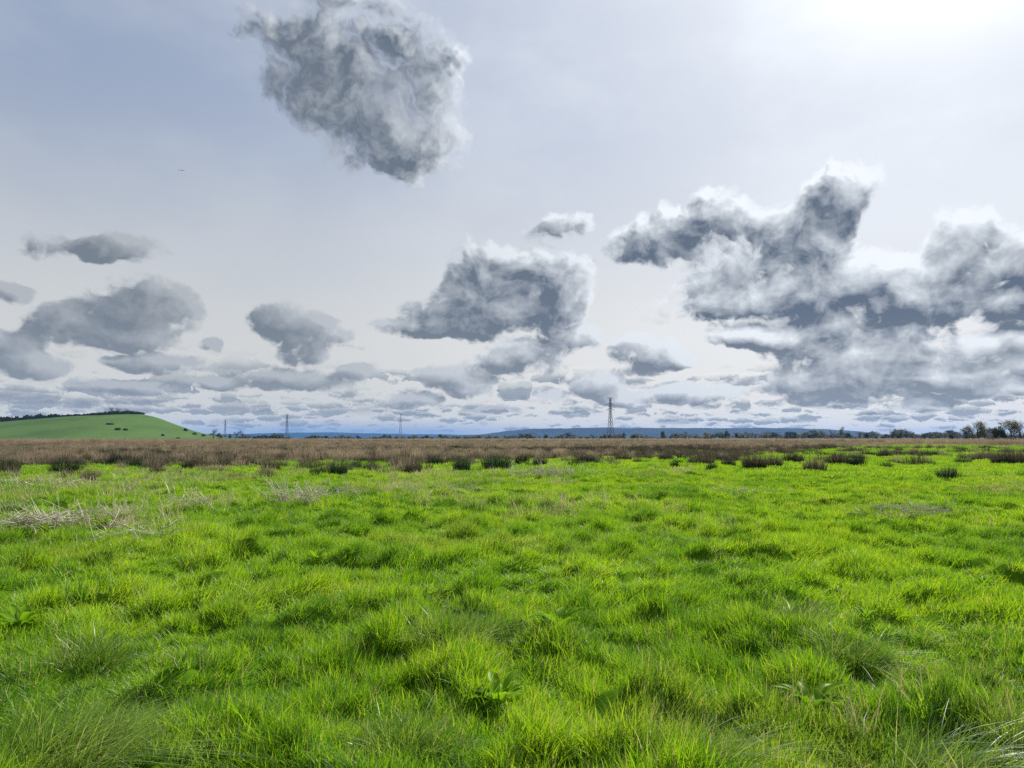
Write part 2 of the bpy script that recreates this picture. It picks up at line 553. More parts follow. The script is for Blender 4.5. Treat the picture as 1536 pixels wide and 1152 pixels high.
M_GLASS = plain('insulator ceramic', (.10, .07, .06), (.16, .12, .10), 0.5, 0.3)
M_WOOD = plain('weathered post wood', (.085, .062, .042), (.15, .11, .075), 6.0)
M_BIRD = plain('dark feathers', (.022, .022, .025), (.05, .05, .055), 20.0, 0.7)


# ------------------------------------------------------------------ terrain
EDGE_PX = [-400, 0, 60, 140, 240, 400, 500, 620, 700, 800, 900, 1000, 1100, 1200, 1290, 1400, 1536, 1900]
EDGE_PY = [713, 711, 707, 704, 703, 705, 704, 700, 698, 696, 691, 689, 686, 681, 671, 668, 672, 672]
EDGE_D = [EYE * F / (v - HORIZON) * 1.09 for v in EDGE_PY]


def rush_mask(x, y):
    """1 inside the brown rush field"""
    px = CX + F * x / np.maximum(y, 0.5)
    e = np.interp(px, EDGE_PX, EDGE_D)
    nz = fbm(x * 0.13, y * 0.13, 5, 3)
    yy = y * (1 + 0.30 * nz + 0.16 * pn(x * .45, y * .30, 15))
    return sstep(0.96, 1.16, yy / e)


def near_fade(x, y):
    r = np.hypot(x, y)
    return 1.0 / (1.0 + (r / 40.0) ** 3)


def height(x, y):
    x = np.asarray(x, float)
    y = np.asarray(y, float)
    w = near_fade(x, y)
    wx = x + 0.25 * pn(x * 0.9, y * 0.9, 31)
    wy = y + 0.25 * pn(x * 0.9, y * 0.9, 32)
    t1 = np.maximum(pn(wx * 1.75, wy * 1.75, 1) + 0.08, 0) ** 1.2 * 0.34 * (0.55 + 0.9 * np.clip(pn(x * .4, y * .4, 38) + .35, 0, 1))
    t2 = np.maximum(pn(wx * 3.6, wy * 3.6, 2), 0) * 0.13 + pn(x * 0.75, y * 0.75, 36) * 0.09
    roll = pn(x * 0.22, y * 0.22, 3) * 0.13
    roll2 = pn(x * 0.035, y * 0.035, 4) * 0.16 * sstep(8, 40, np.hypot(x, y)) * (1 - sstep(150, 400, np.hypot(x, y)))
    return (t1 + t2) * w + roll * (0.35 + 0.65 * w) * (1 - sstep(200, 600, np.hypot(x, y))) + roll2 - 0.09 * w


def hz(x, y):
    return float(height(np.array([x]), np.array([y]))[0])


def build_ground():
    radii = np.concatenate([[0.0], np.linspace(0.4, 14, 150), np.geomspace(14.15, 60, 120)[0:], np.geomspace(62, 13000, 90)])
    # fine in front, coarse behind
    a_f = np.linspace(R(-52), R(52), 760)
    a_b = np.linspace(R(52), R(308), 80)[1:-1]
    ang = np.concatenate([a_f, a_b])
    na, nr = len(ang), len(radii)
    rr, aa = np.meshgrid(radii[1:], ang, indexing='ij')
    X, Y = rr * np.sin(aa), rr * np.cos(aa)
    Z = height(X.ravel(), Y.ravel())
    V = np.stack([X.ravel(), Y.ravel(), Z], 1)
    V = np.concatenate([V, [[0, 0, hz(0, 0)]]])
    idx = np.arange((nr - 1) * na).reshape(nr - 1, na)
    a = idx[:-1, :]
    b = np.roll(idx, -1, 1)[:-1, :]
    c = np.roll(idx, -1, 1)[1:, :]
    d = idx[1:, :]
    quads = np.stack([a, d, c, b], -1).reshape(-1, 4)[:, ::-1]
    cen = len(V) - 1
    tris = np.stack([np.full(na, cen), idx[0], np.roll(idx[0], -1)], -1)[:, ::-1]
    xs, ys = V[:, 0], V[:, 1]
    r = np.hypot(xs, ys)
    rush = np.where(ys > 1, rush_mask(xs, ys), 0)
    tan = sstep(300, 420, r) * (1 - sstep(900, 1500, r)) * np.clip(0.75 + 1.2 * fbm(xs * 0.004, ys * 0.012, 71, 3), 0, 1)
    far = sstep(800, 1500, r)
    me = mesh_np('ground', V, [quads, tris], None, {'rush': rush, 'tan': tan, 'far': far}, smooth=True)
    m, n, out = new_mat('meadow soil and thatch')
    p = n.n('ShaderNodeBsdfPrincipled')
    p.inputs['Roughness'].default_value = 1.0
    p.inputs['Specular IOR Level'].default_value = 0.0
    pos = n.n('ShaderNodeNewGeometry').outputs['Position']
    f1 = n.noise(pos, 1.7, 6.0, 0.65).outputs['Fac']
    f2 = n.noise(pos, 0.09, 4.0, 0.6).outputs['Fac']
    f3 = n.noise(pos, 0.006, 4.0, 0.6).outputs['Fac']
    green = n.mix(n.ramp(f1, .35, .65), (.040, .095, .006), (.075, .150, .008))
    brown = n.mix(n.ramp(f2, .35, .65), (.060, .050, .030), (.105, .085, .052))
    tanc = n.mix(n.ramp(f2, .35, .65), (.17, .145, .085), (.30, .235, .15))
    farc = n.mix(n.ramp(f3, .4, .6), (.050, .095, .035), (.15, .14, .075))
    A = lambda k: n.n('ShaderNodeAttribute', attribute_name=k).outputs['Fac']
    col = n.mix(A('rush'), green, brown)
    col = n.mix(A('tan'), col, tanc)
    col = n.mix(A('far'), col, farc)
    n.put(p.inputs['Base Color'], col)
    bp = n.n('ShaderNodeBump')
    bp.inputs['Strength'].default_value = 0.6
    bp.inputs['Distance'].default_value = 0.03
    n.put(bp.inputs['Height'], f1)
    n.t.links.new(bp.outputs[0], p.inputs['Normal'])
    n.t.links.new(p.outputs[0], out.inputs[0])
    me.materials.append(m)
    tag(add('ground', me), 'flat marsh meadow running out to the horizon', 'ground', kind='structure')


build_ground()


# ------------------------------------------------------------------ blades and tufts
def blades(nb, radius, len_rng, width, segs=4, lean=0.35, bias=(0.0, 0.0), bend=0.6, r=None, spread=0.0, thin_tip=True, dome=0.0):
    """nb curved tapering blades rooted in a disc: verts, quads, tris, attrs"""
    r = r or rng
    ra = radius * np.sqrt(r.random(nb))
    th = r.random(nb) * 2 * math.pi
    bx, by = ra * np.cos(th), ra * np.sin(th)
    L = r.uniform(len_rng[0], len_rng[1], nb) * (1 - dome * (ra / radius) ** 2)
    ld = r.random(nb) * 2 * math.pi
    lx = np.cos(ld) * lean * r.random(nb) + bias[0] + spread * bx / max(radius, 1e-6)
    ly = np.sin(ld) * lean * r.random(nb) + bias[1] + spread * by / max(radius, 1e-6)
    fa = r.random(nb) * 2 * math.pi
    wx, wy = np.cos(fa), np.sin(fa)
    W = width * r.uniform(0.7, 1.3, nb)
    k = segs + 1
    t = np.linspace(0, 1, k)
    bendv = bend * r.uniform(0.3, 1.5, nb)
    V = np.zeros((nb, k, 2, 3))
    al = np.zeros((nb, k, 2))
    for i, ti in enumerate(t):
        out_ = ti * 0.55 + bendv * ti * ti
        cx_, cy_ = bx + lx * L * out_, by + ly * L * out_
        cz_ = L * (ti - 0.22 * ti * ti * np.minimum(np.hypot(lx, ly) * bendv * 2.2, 3.2))
        w = W * 0.5 * (1 - ti ** 1.6 * (0.93 if thin_tip else 0.35)) * (0.75 + 0.5 * min(ti * 3, 1))
        V[:, i, 0] = np.stack([cx_ - wx * w, cy_ - wy * w, cz_], 1)
        V[:, i, 1] = np.stack([cx_ + wx * w, cy_ + wy * w, cz_], 1)
        al[:, i, :] = ti
    base = (np.arange(nb) * k * 2)[:, None]
    fs = []
    for i in range(segs):
        o = i * 2
        fs.append(base + np.array([[o, o + 1, o + 3, o + 2]]))
    Q = np.concatenate(fs)
    tint = np.repeat(r.random(nb), k * 2)
    return V.reshape(-1, 3), Q, {'tint': tint, 'along': al.ravel()}


def tuft_mesh(name, mat, *a, **kw):
    V, Q, at_ = blades(*a, **kw)
    return mesh_np(name, V, [Q], mat, at_)


def scatter_object(name, pts, rot, scl, pick, protos, label, cat):
    """ONE object whose geometry nodes set the tufts out on its points"""
    me = mesh_np(name, pts, [], None, {'rot': rot, 'scl': scl})
    ia = me.attributes.new('pick', 'INT', 'POINT')
    ia.data.foreach_set('value', np.asarray(pick, np.int32))
    o = add(name, me)
    pc = bpy.data.collections.new(name + ' tufts')
    for i, pm in enumerate(protos):
        po = bpy.data.objects.new('%s_tuft_%02d' % (name, i), pm)
        pc.objects.link(po)
    g = bpy.data.node_groups.new(name + ' spread', 'GeometryNodeTree')
    g.interface.new_socket('Geometry', in_out='INPUT', socket_type='NodeSocketGeometry')
    g.interface.new_socket('Geometry', in_out='OUTPUT', socket_type='NodeSocketGeometry')
    N, L = g.nodes.new, g.links.new
    gi, go = N('NodeGroupInput'), N('NodeGroupOutput')
    ci = N('GeometryNodeCollectionInfo')
    ci.inputs['Collection'].default_value = pc
    ci.inputs['Separate Children'].default_value = True
    ci.inputs['Reset Children'].default_value = True
    iop = N('GeometryNodeInstanceOnPoints')
    iop.inputs['Pick Instance'].default_value = True

    def named(k, ty):
        nd = N('GeometryNodeInputNamedAttribute')
        nd.data_type = ty
        nd.inputs['Name'].default_value = k
        return nd.outputs['Attribute']
    L(gi.outputs[0], iop.inputs['Points'])
    L(ci.outputs[0], iop.inputs['Instance'])
    L(named('pick', 'INT'), iop.inputs['Instance Index'])
    L(named('rot', 'FLOAT_VECTOR'), iop.inputs['Rotation'])
    L(named('scl', 'FLOAT_VECTOR'), iop.inputs['Scale'])
    L(iop.outputs[0], go.inputs[0])
    md = o.modifiers.new('spread', 'NODES')
    md.node_group = g
    tag(o, label, cat, kind='stuff')
    return o


def sector(r0, r1, dens, half=R(47)):
    area = half * (r1 * r1 - r0 * r0)
    k = int(area * dens)
    r = np.sqrt(rng.uniform(r0 * r0, r1 * r1, k))
    a = rng.uniform(-half, half, k)
    return r * np.sin(a), r * np.cos(a)


def build_grass():
    protos, P, RT, S, PK = [], [], [], [], []
    # (r0, r1, tufts per m2, blades, tuft radius, lengths, width, segs, variants)
    LOD = [(1.3, 7.0, 125, 56, .08, (.055, .17), .0052, 4, 6),
           (7.0, 14.0, 64, 52, .11, (.07, .21), .0072, 3, 5),
           (14.0, 30.0, 26, 60, .16, (.06, .18), .0100, 2, 4),
           (30.0, 72.0, 6.5, 80, .34, (.08, .20), .015, 2, 4),
           (72.0, 200.0, 1.1, 110, .80, (.09, .22), .032, 2, 3)]
    for li, (r0, r1, dens, nb, rad, lr, wd, sg, nv) in enumerate(LOD):
        start = len(protos)
        for v in range(nv):
            protos.append(tuft_mesh('grass_tuft', M_GRASS, nb, rad, lr, wd, sg, lean=0.75, bias=(0.06, -0.02), bend=0.75))
        x, y = sector(r0, r1, dens)
        keep = rng.random(len(x)) > rush_mask(x, y) * 0.97
        x, y = x[keep], y[keep]
        f = fbm(x * 0.55, y * 0.55, 41, 3)
        wx_ = x + 0.25 * pn(x * 0.9, y * 0.9, 31)
        wy_ = y + 0.25 * pn(x * 0.9, y * 0.9, 32)
        f2 = 0.75 * pn(wx_ * 1.75, wy_ * 1.75, 1) + 0.45 * pn(x * 3.1, y * 3.1, 46)
        hgt = np.clip(0.80 + 0.60 * f + 0.75 * f2, 0.50, 1.55)
        if li >= 2:
            hgt *= 0.92
        k = len(x)
        gap = np.clip(1.0 - 1.8 * np.maximum(-(f2 + 0.20), 0), 0.80, 1)     # thin, trodden hollows
        keep = rng.random(k) < gap
        x, y, hgt = x[keep], y[keep], hgt[keep]
        k = len(x)
        z = height(x, y) - 0.012
        e = 0.12
        gx = (height(x + e, y) - height(x - e, y)) / (2 * e)
        gy = (height(x, y + e) - height(x, y - e)) / (2 * e)
        tl = 0.45
        P.append(np.stack([x, y, z], 1))
        # combed direction: patches of grass lean together
        ca = fbm(x * 0.35, y * 0.35, 51, 2) * 5.0 + 0.4
        cm = 0.10 + 0.30 * np.clip(pn(x * 0.6, y * 0.6, 53) + 0.25, 0, 1)
        rx = np.clip(gy * tl, -.5, .5) - np.sin(ca) * cm
        ry = np.clip(-gx * tl, -.5, .5) + np.cos(ca) * cm
        RT.append(np.stack([rx, ry, rng.uniform(-0.7, 0.7, k)], 1))
        s = rng.uniform(0.8, 1.2, k)
        S.append(np.stack([s, s, hgt * rng.uniform(0.85, 1.15, k)], 1))
        PK.append(start + rng.integers(0, nv, k))
    # thin dead stems and straw standing in patches, thickest in the middle distance on the left
    start = len(protos)
    for wd, lr, rad in ((.0055, (.12, .34), .10), (.0055, (.10, .28), .14), (.010, (.15, .42), .22), (.010, (.12, .36), .26)):
        protos.append(tuft_mesh('straw_tuft', M_STRAW, 16, rad, lr, wd, 2, lean=0.9, bias=(-.15, 0), bend=0.5))
    for r0, r1, dens, off in ((3.5, 13, 3, 0), (13, 36, 4.8, 2)):
        x, y = sector(r0, r1, dens)
        px = CX + F * x / y
        m = fbm(x * 0.22, y * 0.22, 57, 3) + 0.30 * (1 - sstep(700, 1000, px)) * sstep(9, 15, y) - 0.10
        keep = (rng.random(len(x)) < sstep(0.10, 0.50, m)) & (rush_mask(x, y) < .4)
        x, y = x[keep], y[keep]
        k = len(x)
        P.append(np.stack([x, y, height(x, y)], 1))
        RT.append(np.stack([rng.normal(0, .25, k), rng.normal(0, .25, k), rng.uniform(0, 6.28, k)], 1))
        s = rng.uniform(0.7, 1.3, k)
        S.append(np.stack([s, s, s], 1))
        PK.append(start + off + rng.integers(0, 2, k))
    scatter_object('grass', np.concatenate(P), np.concatenate(RT), np.concatenate(S), np.concatenate(PK), protos,
                   'lush bright green meadow grass covering the foreground', 'grass')
    print('grass tufts', sum(len(p) for p in P))


build_grass()


# ------------------------------------------------------------------ rushes
def rush_tuft(nb, rad, lr, wd, mat, segs=2, lean=0.28, spread=0.28):
    return tuft_mesh('rush_tuft', mat, nb, rad, lr, wd, segs, lean=lean, bend=0.35, spread=spread, dome=.45)


def build_rushes():
    darker = [rush_tuft(140, .34, (.35, .78), .012, M_CLUMP) for _ in range(3)]
    protos = [rush_tuft(130, .34, (.35, .78), .011, M_RUSH) for _ in range(4)] + \
             [rush_tuft(120, .36, (.35, .70), .013, M_RUSH_GREEN) for _ in range(2)] + \
             [rush_tuft(120, .95, (.35, .80), .030, M_RUSH, 1) for _ in range(4)] + darker
    P, RT, S, PK = [], [], [], []
    for (r0, r1, dens, a, b, sc_) in ((24, 62, 1.15, 0, 6, 1.0), (62, 120, .55, 0, 6, 1.25), (120, 260, .12, 6, 10, 1.1)):
        x, y = sector(r0, r1, dens)
        m = rush_mask(x, y)
        clump = fbm(x * 0.10, y * 0.10, 61, 3)
        px = CX + F * x / y
        ahead = y / np.interp(px, EDGE_PX, EDGE_D)
        loose = sstep(0.70, 1.0, ahead) * sstep(0.02, 0.16, fbm(x * 0.30, y * 0.22, 67, 2)) * .8
        isl = sstep(960, 1080, px) * sstep(40, 46, y) * (y < 125) * sstep(0.16, 0.24, fbm(x * 0.16, y * 0.09, 68, 2)) * .9
        right = sstep(980, 1350, px)
        # on the right the rushes stand in islands with green between them
        m = m * (1 - right * (1 - sstep(-0.12, 0.06, clump)) * (1 - sstep(150, 260, y)))
        m = np.maximum(m, np.maximum(loose, isl))
        keep = rng.random(len(x)) < m
        x, y = x[keep], y[keep]
        k = len(x)
        P.append(np.stack([x, y, height(x, y) - 0.02], 1))
        RT.append(np.stack([rng.normal(0, .07, k), rng.normal(0, .07, k), rng.uniform(0, 6.28, k)], 1))
        s = rng.uniform(0.8, 1.3, k) * sc_
        hs = np.clip(1.0 + 0.7 * fbm(x * 0.2, y * 0.2, 63, 2), .5, 1.4) * rng.uniform(.65, 1.2, k)
        S.append(np.stack([s, s, hs], 1))
        pk = rng.integers(a, b, k)
        if a == 0:
            greener = (fbm(x * 0.07, y * 0.03, 66, 2) + rng.normal(0, .15, k) + 0.22 * sstep(600, 1000, CX + F * x / y)) > 0.30
            pk = np.where(greener, rng.integers(4, 6, k), rng.integers(0, 4, k))
            dk = rng.random(k) < .06 + .50 * sstep(780, 1050, CX + F * x / y) + .25 * (1 - sstep(1.0, 1.35, y / np.interp(CX + F * x / y, EDGE_PX, EDGE_D)))
            pk = np.where(dk, rng.integers(10, 13, k), pk)
        PK.append(pk)
    scatter_object('rushes', np.concatenate(P), np.concatenate(RT), np.concatenate(S), np.concatenate(PK), protos,
                   'brown and grey-green mass of rushes stretching to the far fields', 'rushes')
    print('rush tufts', sum(len(p) for p in P))
    # pale dry reeds beyond, along the foot of the green hill and below the right-hand trees
    protos = [tuft_mesh('reed_tuft', M_REED, 90, 1.1, (.7, 1.5), .045, 1, lean=.2, bend=.3) for _ in range(3)]
    pts = []
    for (pa, pb, d0, d1, cnt) in ((-330, 470, 215, 330, 3600), (380, 900, 300, 420, 1400), (900, 1380, 300, 420, 1600), (1330, 1760, 165, 235, 1300)):
        px = rng.uniform(pa, pb, cnt)
        d = rng.uniform(d0, d1, cnt)
        pts.append(np.stack([(px - CX) / F * d, d, np.zeros(cnt)], 1))
    p = np.concatenate(pts)
    p[:, 2] = height(p[:, 0], p[:, 1]) - 0.03
    k = len(p)
    s = rng.uniform(.8, 1.3, k)
    scatter_object('reeds', p, np.stack([np.zeros(k), np.zeros(k), rng.uniform(0, 6.28, k)], 1), np.stack([s, s, rng.uniform(.55, 1.1, k)], 1),
                   rng.integers(0, 3, k), protos, 'pale straw-coloured reed strip beyond the brown rushes', 'reeds')


build_rushes()

# single rush clumps that stand out along the edge: px, py of the base, width, height in photo pixels, green?, label
CLUMPS = [
    (12, 713, 44, 25, 1, 'dark rush clump cut by the left edge of the photo'),
    (104, 710, 52, 22, 1, 'wide blue-green rush clump just left of the brown-topped one'),
    (140, 720, 32, 23, 0, 'small brown-topped rush clump standing forward below the green hill'),
    (180, 698, 32, 15, 1, 'blackish rush clump, left one of a low dark pair below the hill'),
    (208, 700, 36, 15, 1, 'blackish rush clump, right one of a low dark pair below the hill'),
    (240, 711, 26, 19, 0, 'tan rush clump with pale dry top below the hill slope'),
    (267, 709, 26, 9, 1, 'low green rush clump just right of the tan one'),
    (293, 703, 42, 20, 0, 'brown rush clump in the left fringe behind a low green one'),
    (355, 715, 34, 11, 1, 'low green rush clump lying forward of the left fringe'),
    (408, 706, 32, 21, 0, 'dark brown rush clump under the pylon by the hill'),
    (479, 712, 28, 17, 1, 'shorter left half of the very dark double rush clump'),
    (508, 711, 34, 25, 1, 'taller right half of the very dark double rush clump'),
    (535, 704, 22, 13, 1, 'small green rush clump right of the very dark double one'),
    (557, 705, 26, 15, 1, 'dark rush clump left of the far cross-shaped pylon'),
    (600, 701, 28, 19, 0, 'brown rush clump directly below the cross-shaped pylon'),
    (620, 709, 30, 25, 0, 'tall grey-brown rush clump standing forward below the cross-shaped pylon'),
    (654, 697, 26, 15, 1, 'low dark rush clump between a grey-brown and a round green one'),
    (693, 705, 30, 25, 1, 'round dark green rush clump on the edge at mid field'),
    (745, 704, 52, 27, 1, 'broad grey-green rush clump right of the round dark green one'),
    (783, 697, 24, 17, 1, 'narrow dark rush clump right of the broad grey-green one'),
    (810, 698, 24, 14, 0, 'small brown rush clump with grass in front at mid field'),
    (880, 695, 42, 15, 1, 'long low green-grey rush clump left of the tall pylon'),
    (934, 691, 28, 15, 0, 'brown rush clump below the tall pylon'),
    (955, 694, 16, 9, 0, 'tiny dark rush clump just right of the tall pylon'),
    (998, 691, 26, 15, 0, 'brown-topped rush clump behind the small green tuft'),
    (1011, 703, 16, 14, 1, 'small solitary green rush tuft right of the tall pylon'),
    (1050, 697, 46, 19, 0, 'wide brown and grey rush clump behind a small dark round one'),
    (1066, 705, 18, 13, 1, 'small dark round rush clump standing forward of a wide brown one'),
    (1091, 699, 24, 15, 0, 'dark brown rush clump left of the big right-hand group'),
    (1130, 703, 42, 25, 0, 'big brown-topped rush clump at the left end of the right-hand group'),
    (1158, 699, 32, 22, 0, 'brown rush clump second in the right-hand group'),
    (1188, 694, 36, 20, 0, 'brown rush clump set back in the middle of the right-hand group'),
    (1220, 707, 38, 27, 0, 'tallest and nearest clump of the right-hand group, dark grey base'),
    (1251, 696, 36, 20, 0, 'brown rush clump behind and right of the tallest one'),
    (1282, 698, 32, 21, 1, 'grey-green rush clump closing the right-hand group'),
    (1326, 703, 22, 13, 1, 'small dark rush clump on open green right of the group'),
    (1347, 697, 15, 8, 1, 'tiny rush tuft beside a small dark one on open green'),
    (1195, 675, 22, 8, 0, 'far flat rush clump in front of the long hedge line'),
    (1234, 674, 24, 8, 1, 'far dark rush clump on a green strip below the poplars'),
    (1281, 679, 46, 9, 0, 'long low far rush clump on the green strip'),
    (1325, 686, 26, 15, 0, 'round brown rush clump midway out on the green'),
    (1303, 684, 20, 8, 1, 'low rush clump left of the round brown one'),
    (1346, 678, 14, 7, 1, 'small far rush clump behind the round brown one'),
    (1357, 674, 14, 5, 1, 'farthest little rush clump on the right-hand green'),
    (1370, 680, 12, 5, 1, 'tiny low rush clump left of a wide low one on the green'),
    (1391, 684, 28, 8, 1, 'wide low rush clump on the green left of the right-hand trees'),
    (1418, 718, 36, 20, 1, 'dark blue-green rush clump standing alone on the open grass'),
    (1441, 694, 26, 12, 1, 'dark rush clump at the left tip of the right-edge rush bank'),
    (1469, 691, 34, 13, 0, 'grey-brown rush clump in the right-edge rush bank'),
    (1508, 695, 52, 26, 0, 'largest brown clump of the right-edge rush bank'),
    (1535, 694, 30, 24, 0, 'rush clump cut by the right edge of the photo'),
]


def build_clumps():
    def variants(mat, lo, hi):
        return [tuft_mesh('rush_clump', mat, 560, .5, (lo, hi), .0125, 3, lean=.24, bend=.4, spread=.36, dome=.4) for _ in range(3)]
    vb, vg = variants(M_CLUMP, .45, 1.0), variants(M_RUSH_GREEN, .45, 1.0)
    for i, (px, py, w, h, green, label) in enumerate(CLUMPS):
        d = dist_of(py)
        x, y = at(px, d)
        o = add('rush_clump', (vg if green else vb)[i % 3], loc=(x, y, hz(x, y) - 0.03))
        sw, sh = w / F * d / 1.25, h / F * d / 0.74
        o.scale = (sw, min(sw, 0.9 + sw * .4), sh)
        o.rotation_euler = (0, 0, rng.uniform(-0.5, 0.5))
        tag(o, label, 'rush clump', 'rush clumps on the edge of the wet meadow')


build_clumps()


# ------------------------------------------------------------------ green hill on the left, blue ridges far behind
HILL_PX = [-700, -420, -200, -60, 0, 45, 90, 130, 190, 216, 236, 255, 272, 300, 320, 340, 380]
HILL_PY = [657, 650, 640, 635, 632, 628, 624, 622, 620, 620.5, 625, 632, 638.5, 647.5, 652, 655, 658]
HILL_Y = 760.0


def hill_height(x, y):
    px = CX + F * x / np.maximum(y, HILL_Y)
    top = (HORIZON - np.interp(px, HILL_PX, HILL_PY)) * HILL_Y / F + 1.2
    s = np.where(y < HILL_Y, sstep(585, HILL_Y + 30, y) ** 0.85, 1 - sstep(HILL_Y + 30, 1150, y))
    return np.maximum(top, 0) * s + 0.5 * fbm(x * 0.02, y * 0.02, 81, 3) * s - 0.5


def grid_obj(name, xs, ys, fn, mat):
    X, Y = np.meshgrid(xs, ys)
    Z = fn(X.ravel(), Y.ravel())
    V = np.stack([X.ravel(), Y.ravel(), Z], 1)
    i = np.arange(len(xs) * len(ys)).reshape(len(ys), len(xs))
    q = np.stack([i[:-1, :-1], i[:-1, 1:], i[1:, 1:], i[1:, :-1]], -1).reshape(-1, 4)
    return add(name, mesh_np(name, V, [q], mat, smooth=True))


def field_mat(name, a, b, scale, stretch=(1, 1, 1), c=None):
    m, n, out = new_mat(name)
    p = n.n('ShaderNodeBsdfPrincipled')
    p.inputs['Roughness'].default_value = 1.0
    p.inputs['Specular IOR Level'].default_value = 0.05
    pos = n.vmath('MULTIPLY', n.n('ShaderNodeNewGeometry').outputs['Position'], stretch)
    f = n.noise(pos, scale, 5.0, 0.62).outputs['Fac']
    col = n.mix(n.ramp(f, .36, .64), a, b)
    if c:
        g = n.noise(pos, scale * 3.3, 3.0, 0.6).outputs['Fac']
        col = n.mix(n.ramp(g, .55, .72), col, c)
    n.put(p.inputs['Base Color'], col)
    n.t.links.new(p.outputs[0], out.inputs[0])
    return m


o = grid_obj('hill', np.linspace(-1030, -180, 150), np.linspace(580, 1160, 90), hill_height,
             field_mat('hill pasture', (.052, .098, .028), (.074, .132, .034), 0.016, (1, .6, 1), (.092, .140, .042)))
tag(o, 'smooth green grass hill rising at the left horizon', 'hill', kind='structure')

RIDGE_Y = 7600.0
RIDGE = ([560, 640, 720, 760, 800, 850, 900, 1000, 1100, 1190, 1235, 1280, 1310, 1400], [658, 656, 653, 647, 644, 643.5, 642.5, 642.8, 643, 643.2, 644.5, 648, 652, 657.5])
FARR_Y = 11500.0
FARR = ([-300, 100, 330, 430, 500, 600, 700, 820, 1000, 1500, 1900], [654, 651, 652, 650, 649, 651.5, 652.5, 651, 652, 653, 651])


def ridge_fn(tab, Y, depth, seed):
    def fn(x, y):
        px = CX + F * x / Y
        top = (HORIZON - np.interp(px, *tab)) * Y / F + 8 + 9 * fbm(x * 0.004, y * 0.001, seed, 4)
        return np.maximum(top, -2) * sstep(Y - depth, Y, y) * (1 - sstep(Y + 300, Y + depth + 300, y)) - 1.0
    return fn


M_RIDGE = field_mat('wooded ridge', (.010, .018, .010), (.022, .032, .016), 0.004, c=(.04, .055, .025))
o = grid_obj('hills', np.linspace(-1500, 4500, 260), np.linspace(RIDGE_Y - 900, RIDGE_Y + 1300, 24), ridge_fn(RIDGE, RIDGE_Y, 900, 91), M_RIDGE)
tag(o, 'long flat-topped wooded ridge turned blue by distance', 'hills', kind='structure')
o = grid_obj('hills', np.linspace(-11000, 11500, 300), np.linspace(FARR_Y - 900, FARR_Y + 1300, 20), ridge_fn(FARR, FARR_Y, 900, 95), M_RIDGE)
tag(o, 'faint low hills behind the blue ridge', 'hills', kind='structure')


# ------------------------------------------------------------------ tubes, trees, bushes
class MB:
    def __init__(self):
        self.v, self.q, self.t, self.tint = [], [], [], []
        self.k = 0

    def tube(self, p0, p1, r0, r1, sides=5, cap=False):
        p0, p1 = Vector(p0), Vector(p1)
        d = (p1 - p0)
        if d.length < 1e-6:
            return
        d.normalize()
        u = d.orthogonal().normalized()
        w = d.cross(u)
        b = self.k
        for p, r_ in ((p0, r0), (p1, r1)):
            for i in range(sides):
                a = 2 * math.pi * i / sides
                self.v.append(p + (u * math.cos(a) + w * math.sin(a)) * r_)
        for i in range(sides):
            j = (i + 1) % sides
            self.q.append((b + i, b + j, b + sides + j, b + sides + i))
        self.k += 2 * sides
        if cap:
            for off, flip in ((0, True), (sides, False)):
                self.v.append((p0, p1)[off > 0])
                c = self.k
                self.k += 1
                for i in range(sides):
                    j = (i + 1) % sides
                    f = (b + off + i, b + off + j, c)
                    self.t.append(f[::-1] if flip else f)

    def quad(self, c, u, w):
        b = self.k
        c, u, w = Vector(c), Vector(u), Vector(w)
        self.v += [c - u, c - w * .55, c + u, c + w * .55]
        self.q.append((b, b + 1, b + 2, b + 3))
        self.k += 4

    def mesh(self, name, mat, tint=None, smooth=False, along=None):
        fs = []
        if self.q:
            fs.append(np.array(self.q))
        if self.t:
            fs.append(np.array(self.t))
        at_ = {}
        if tint is not None:
            at_['tint'] = tint
        if along is not None:
            at_['along'] = along
        return mesh_np(name, np.array([tuple(v) for v in self.v]), fs, mat, at_, smooth)


def rvec(rd):
    while True:
        v = Vector((rd.uniform(-1, 1), rd.uniform(-1, 1), rd.uniform(-1, 1)))
        if 0.05 < v.length < 1:
            return v.normalized()


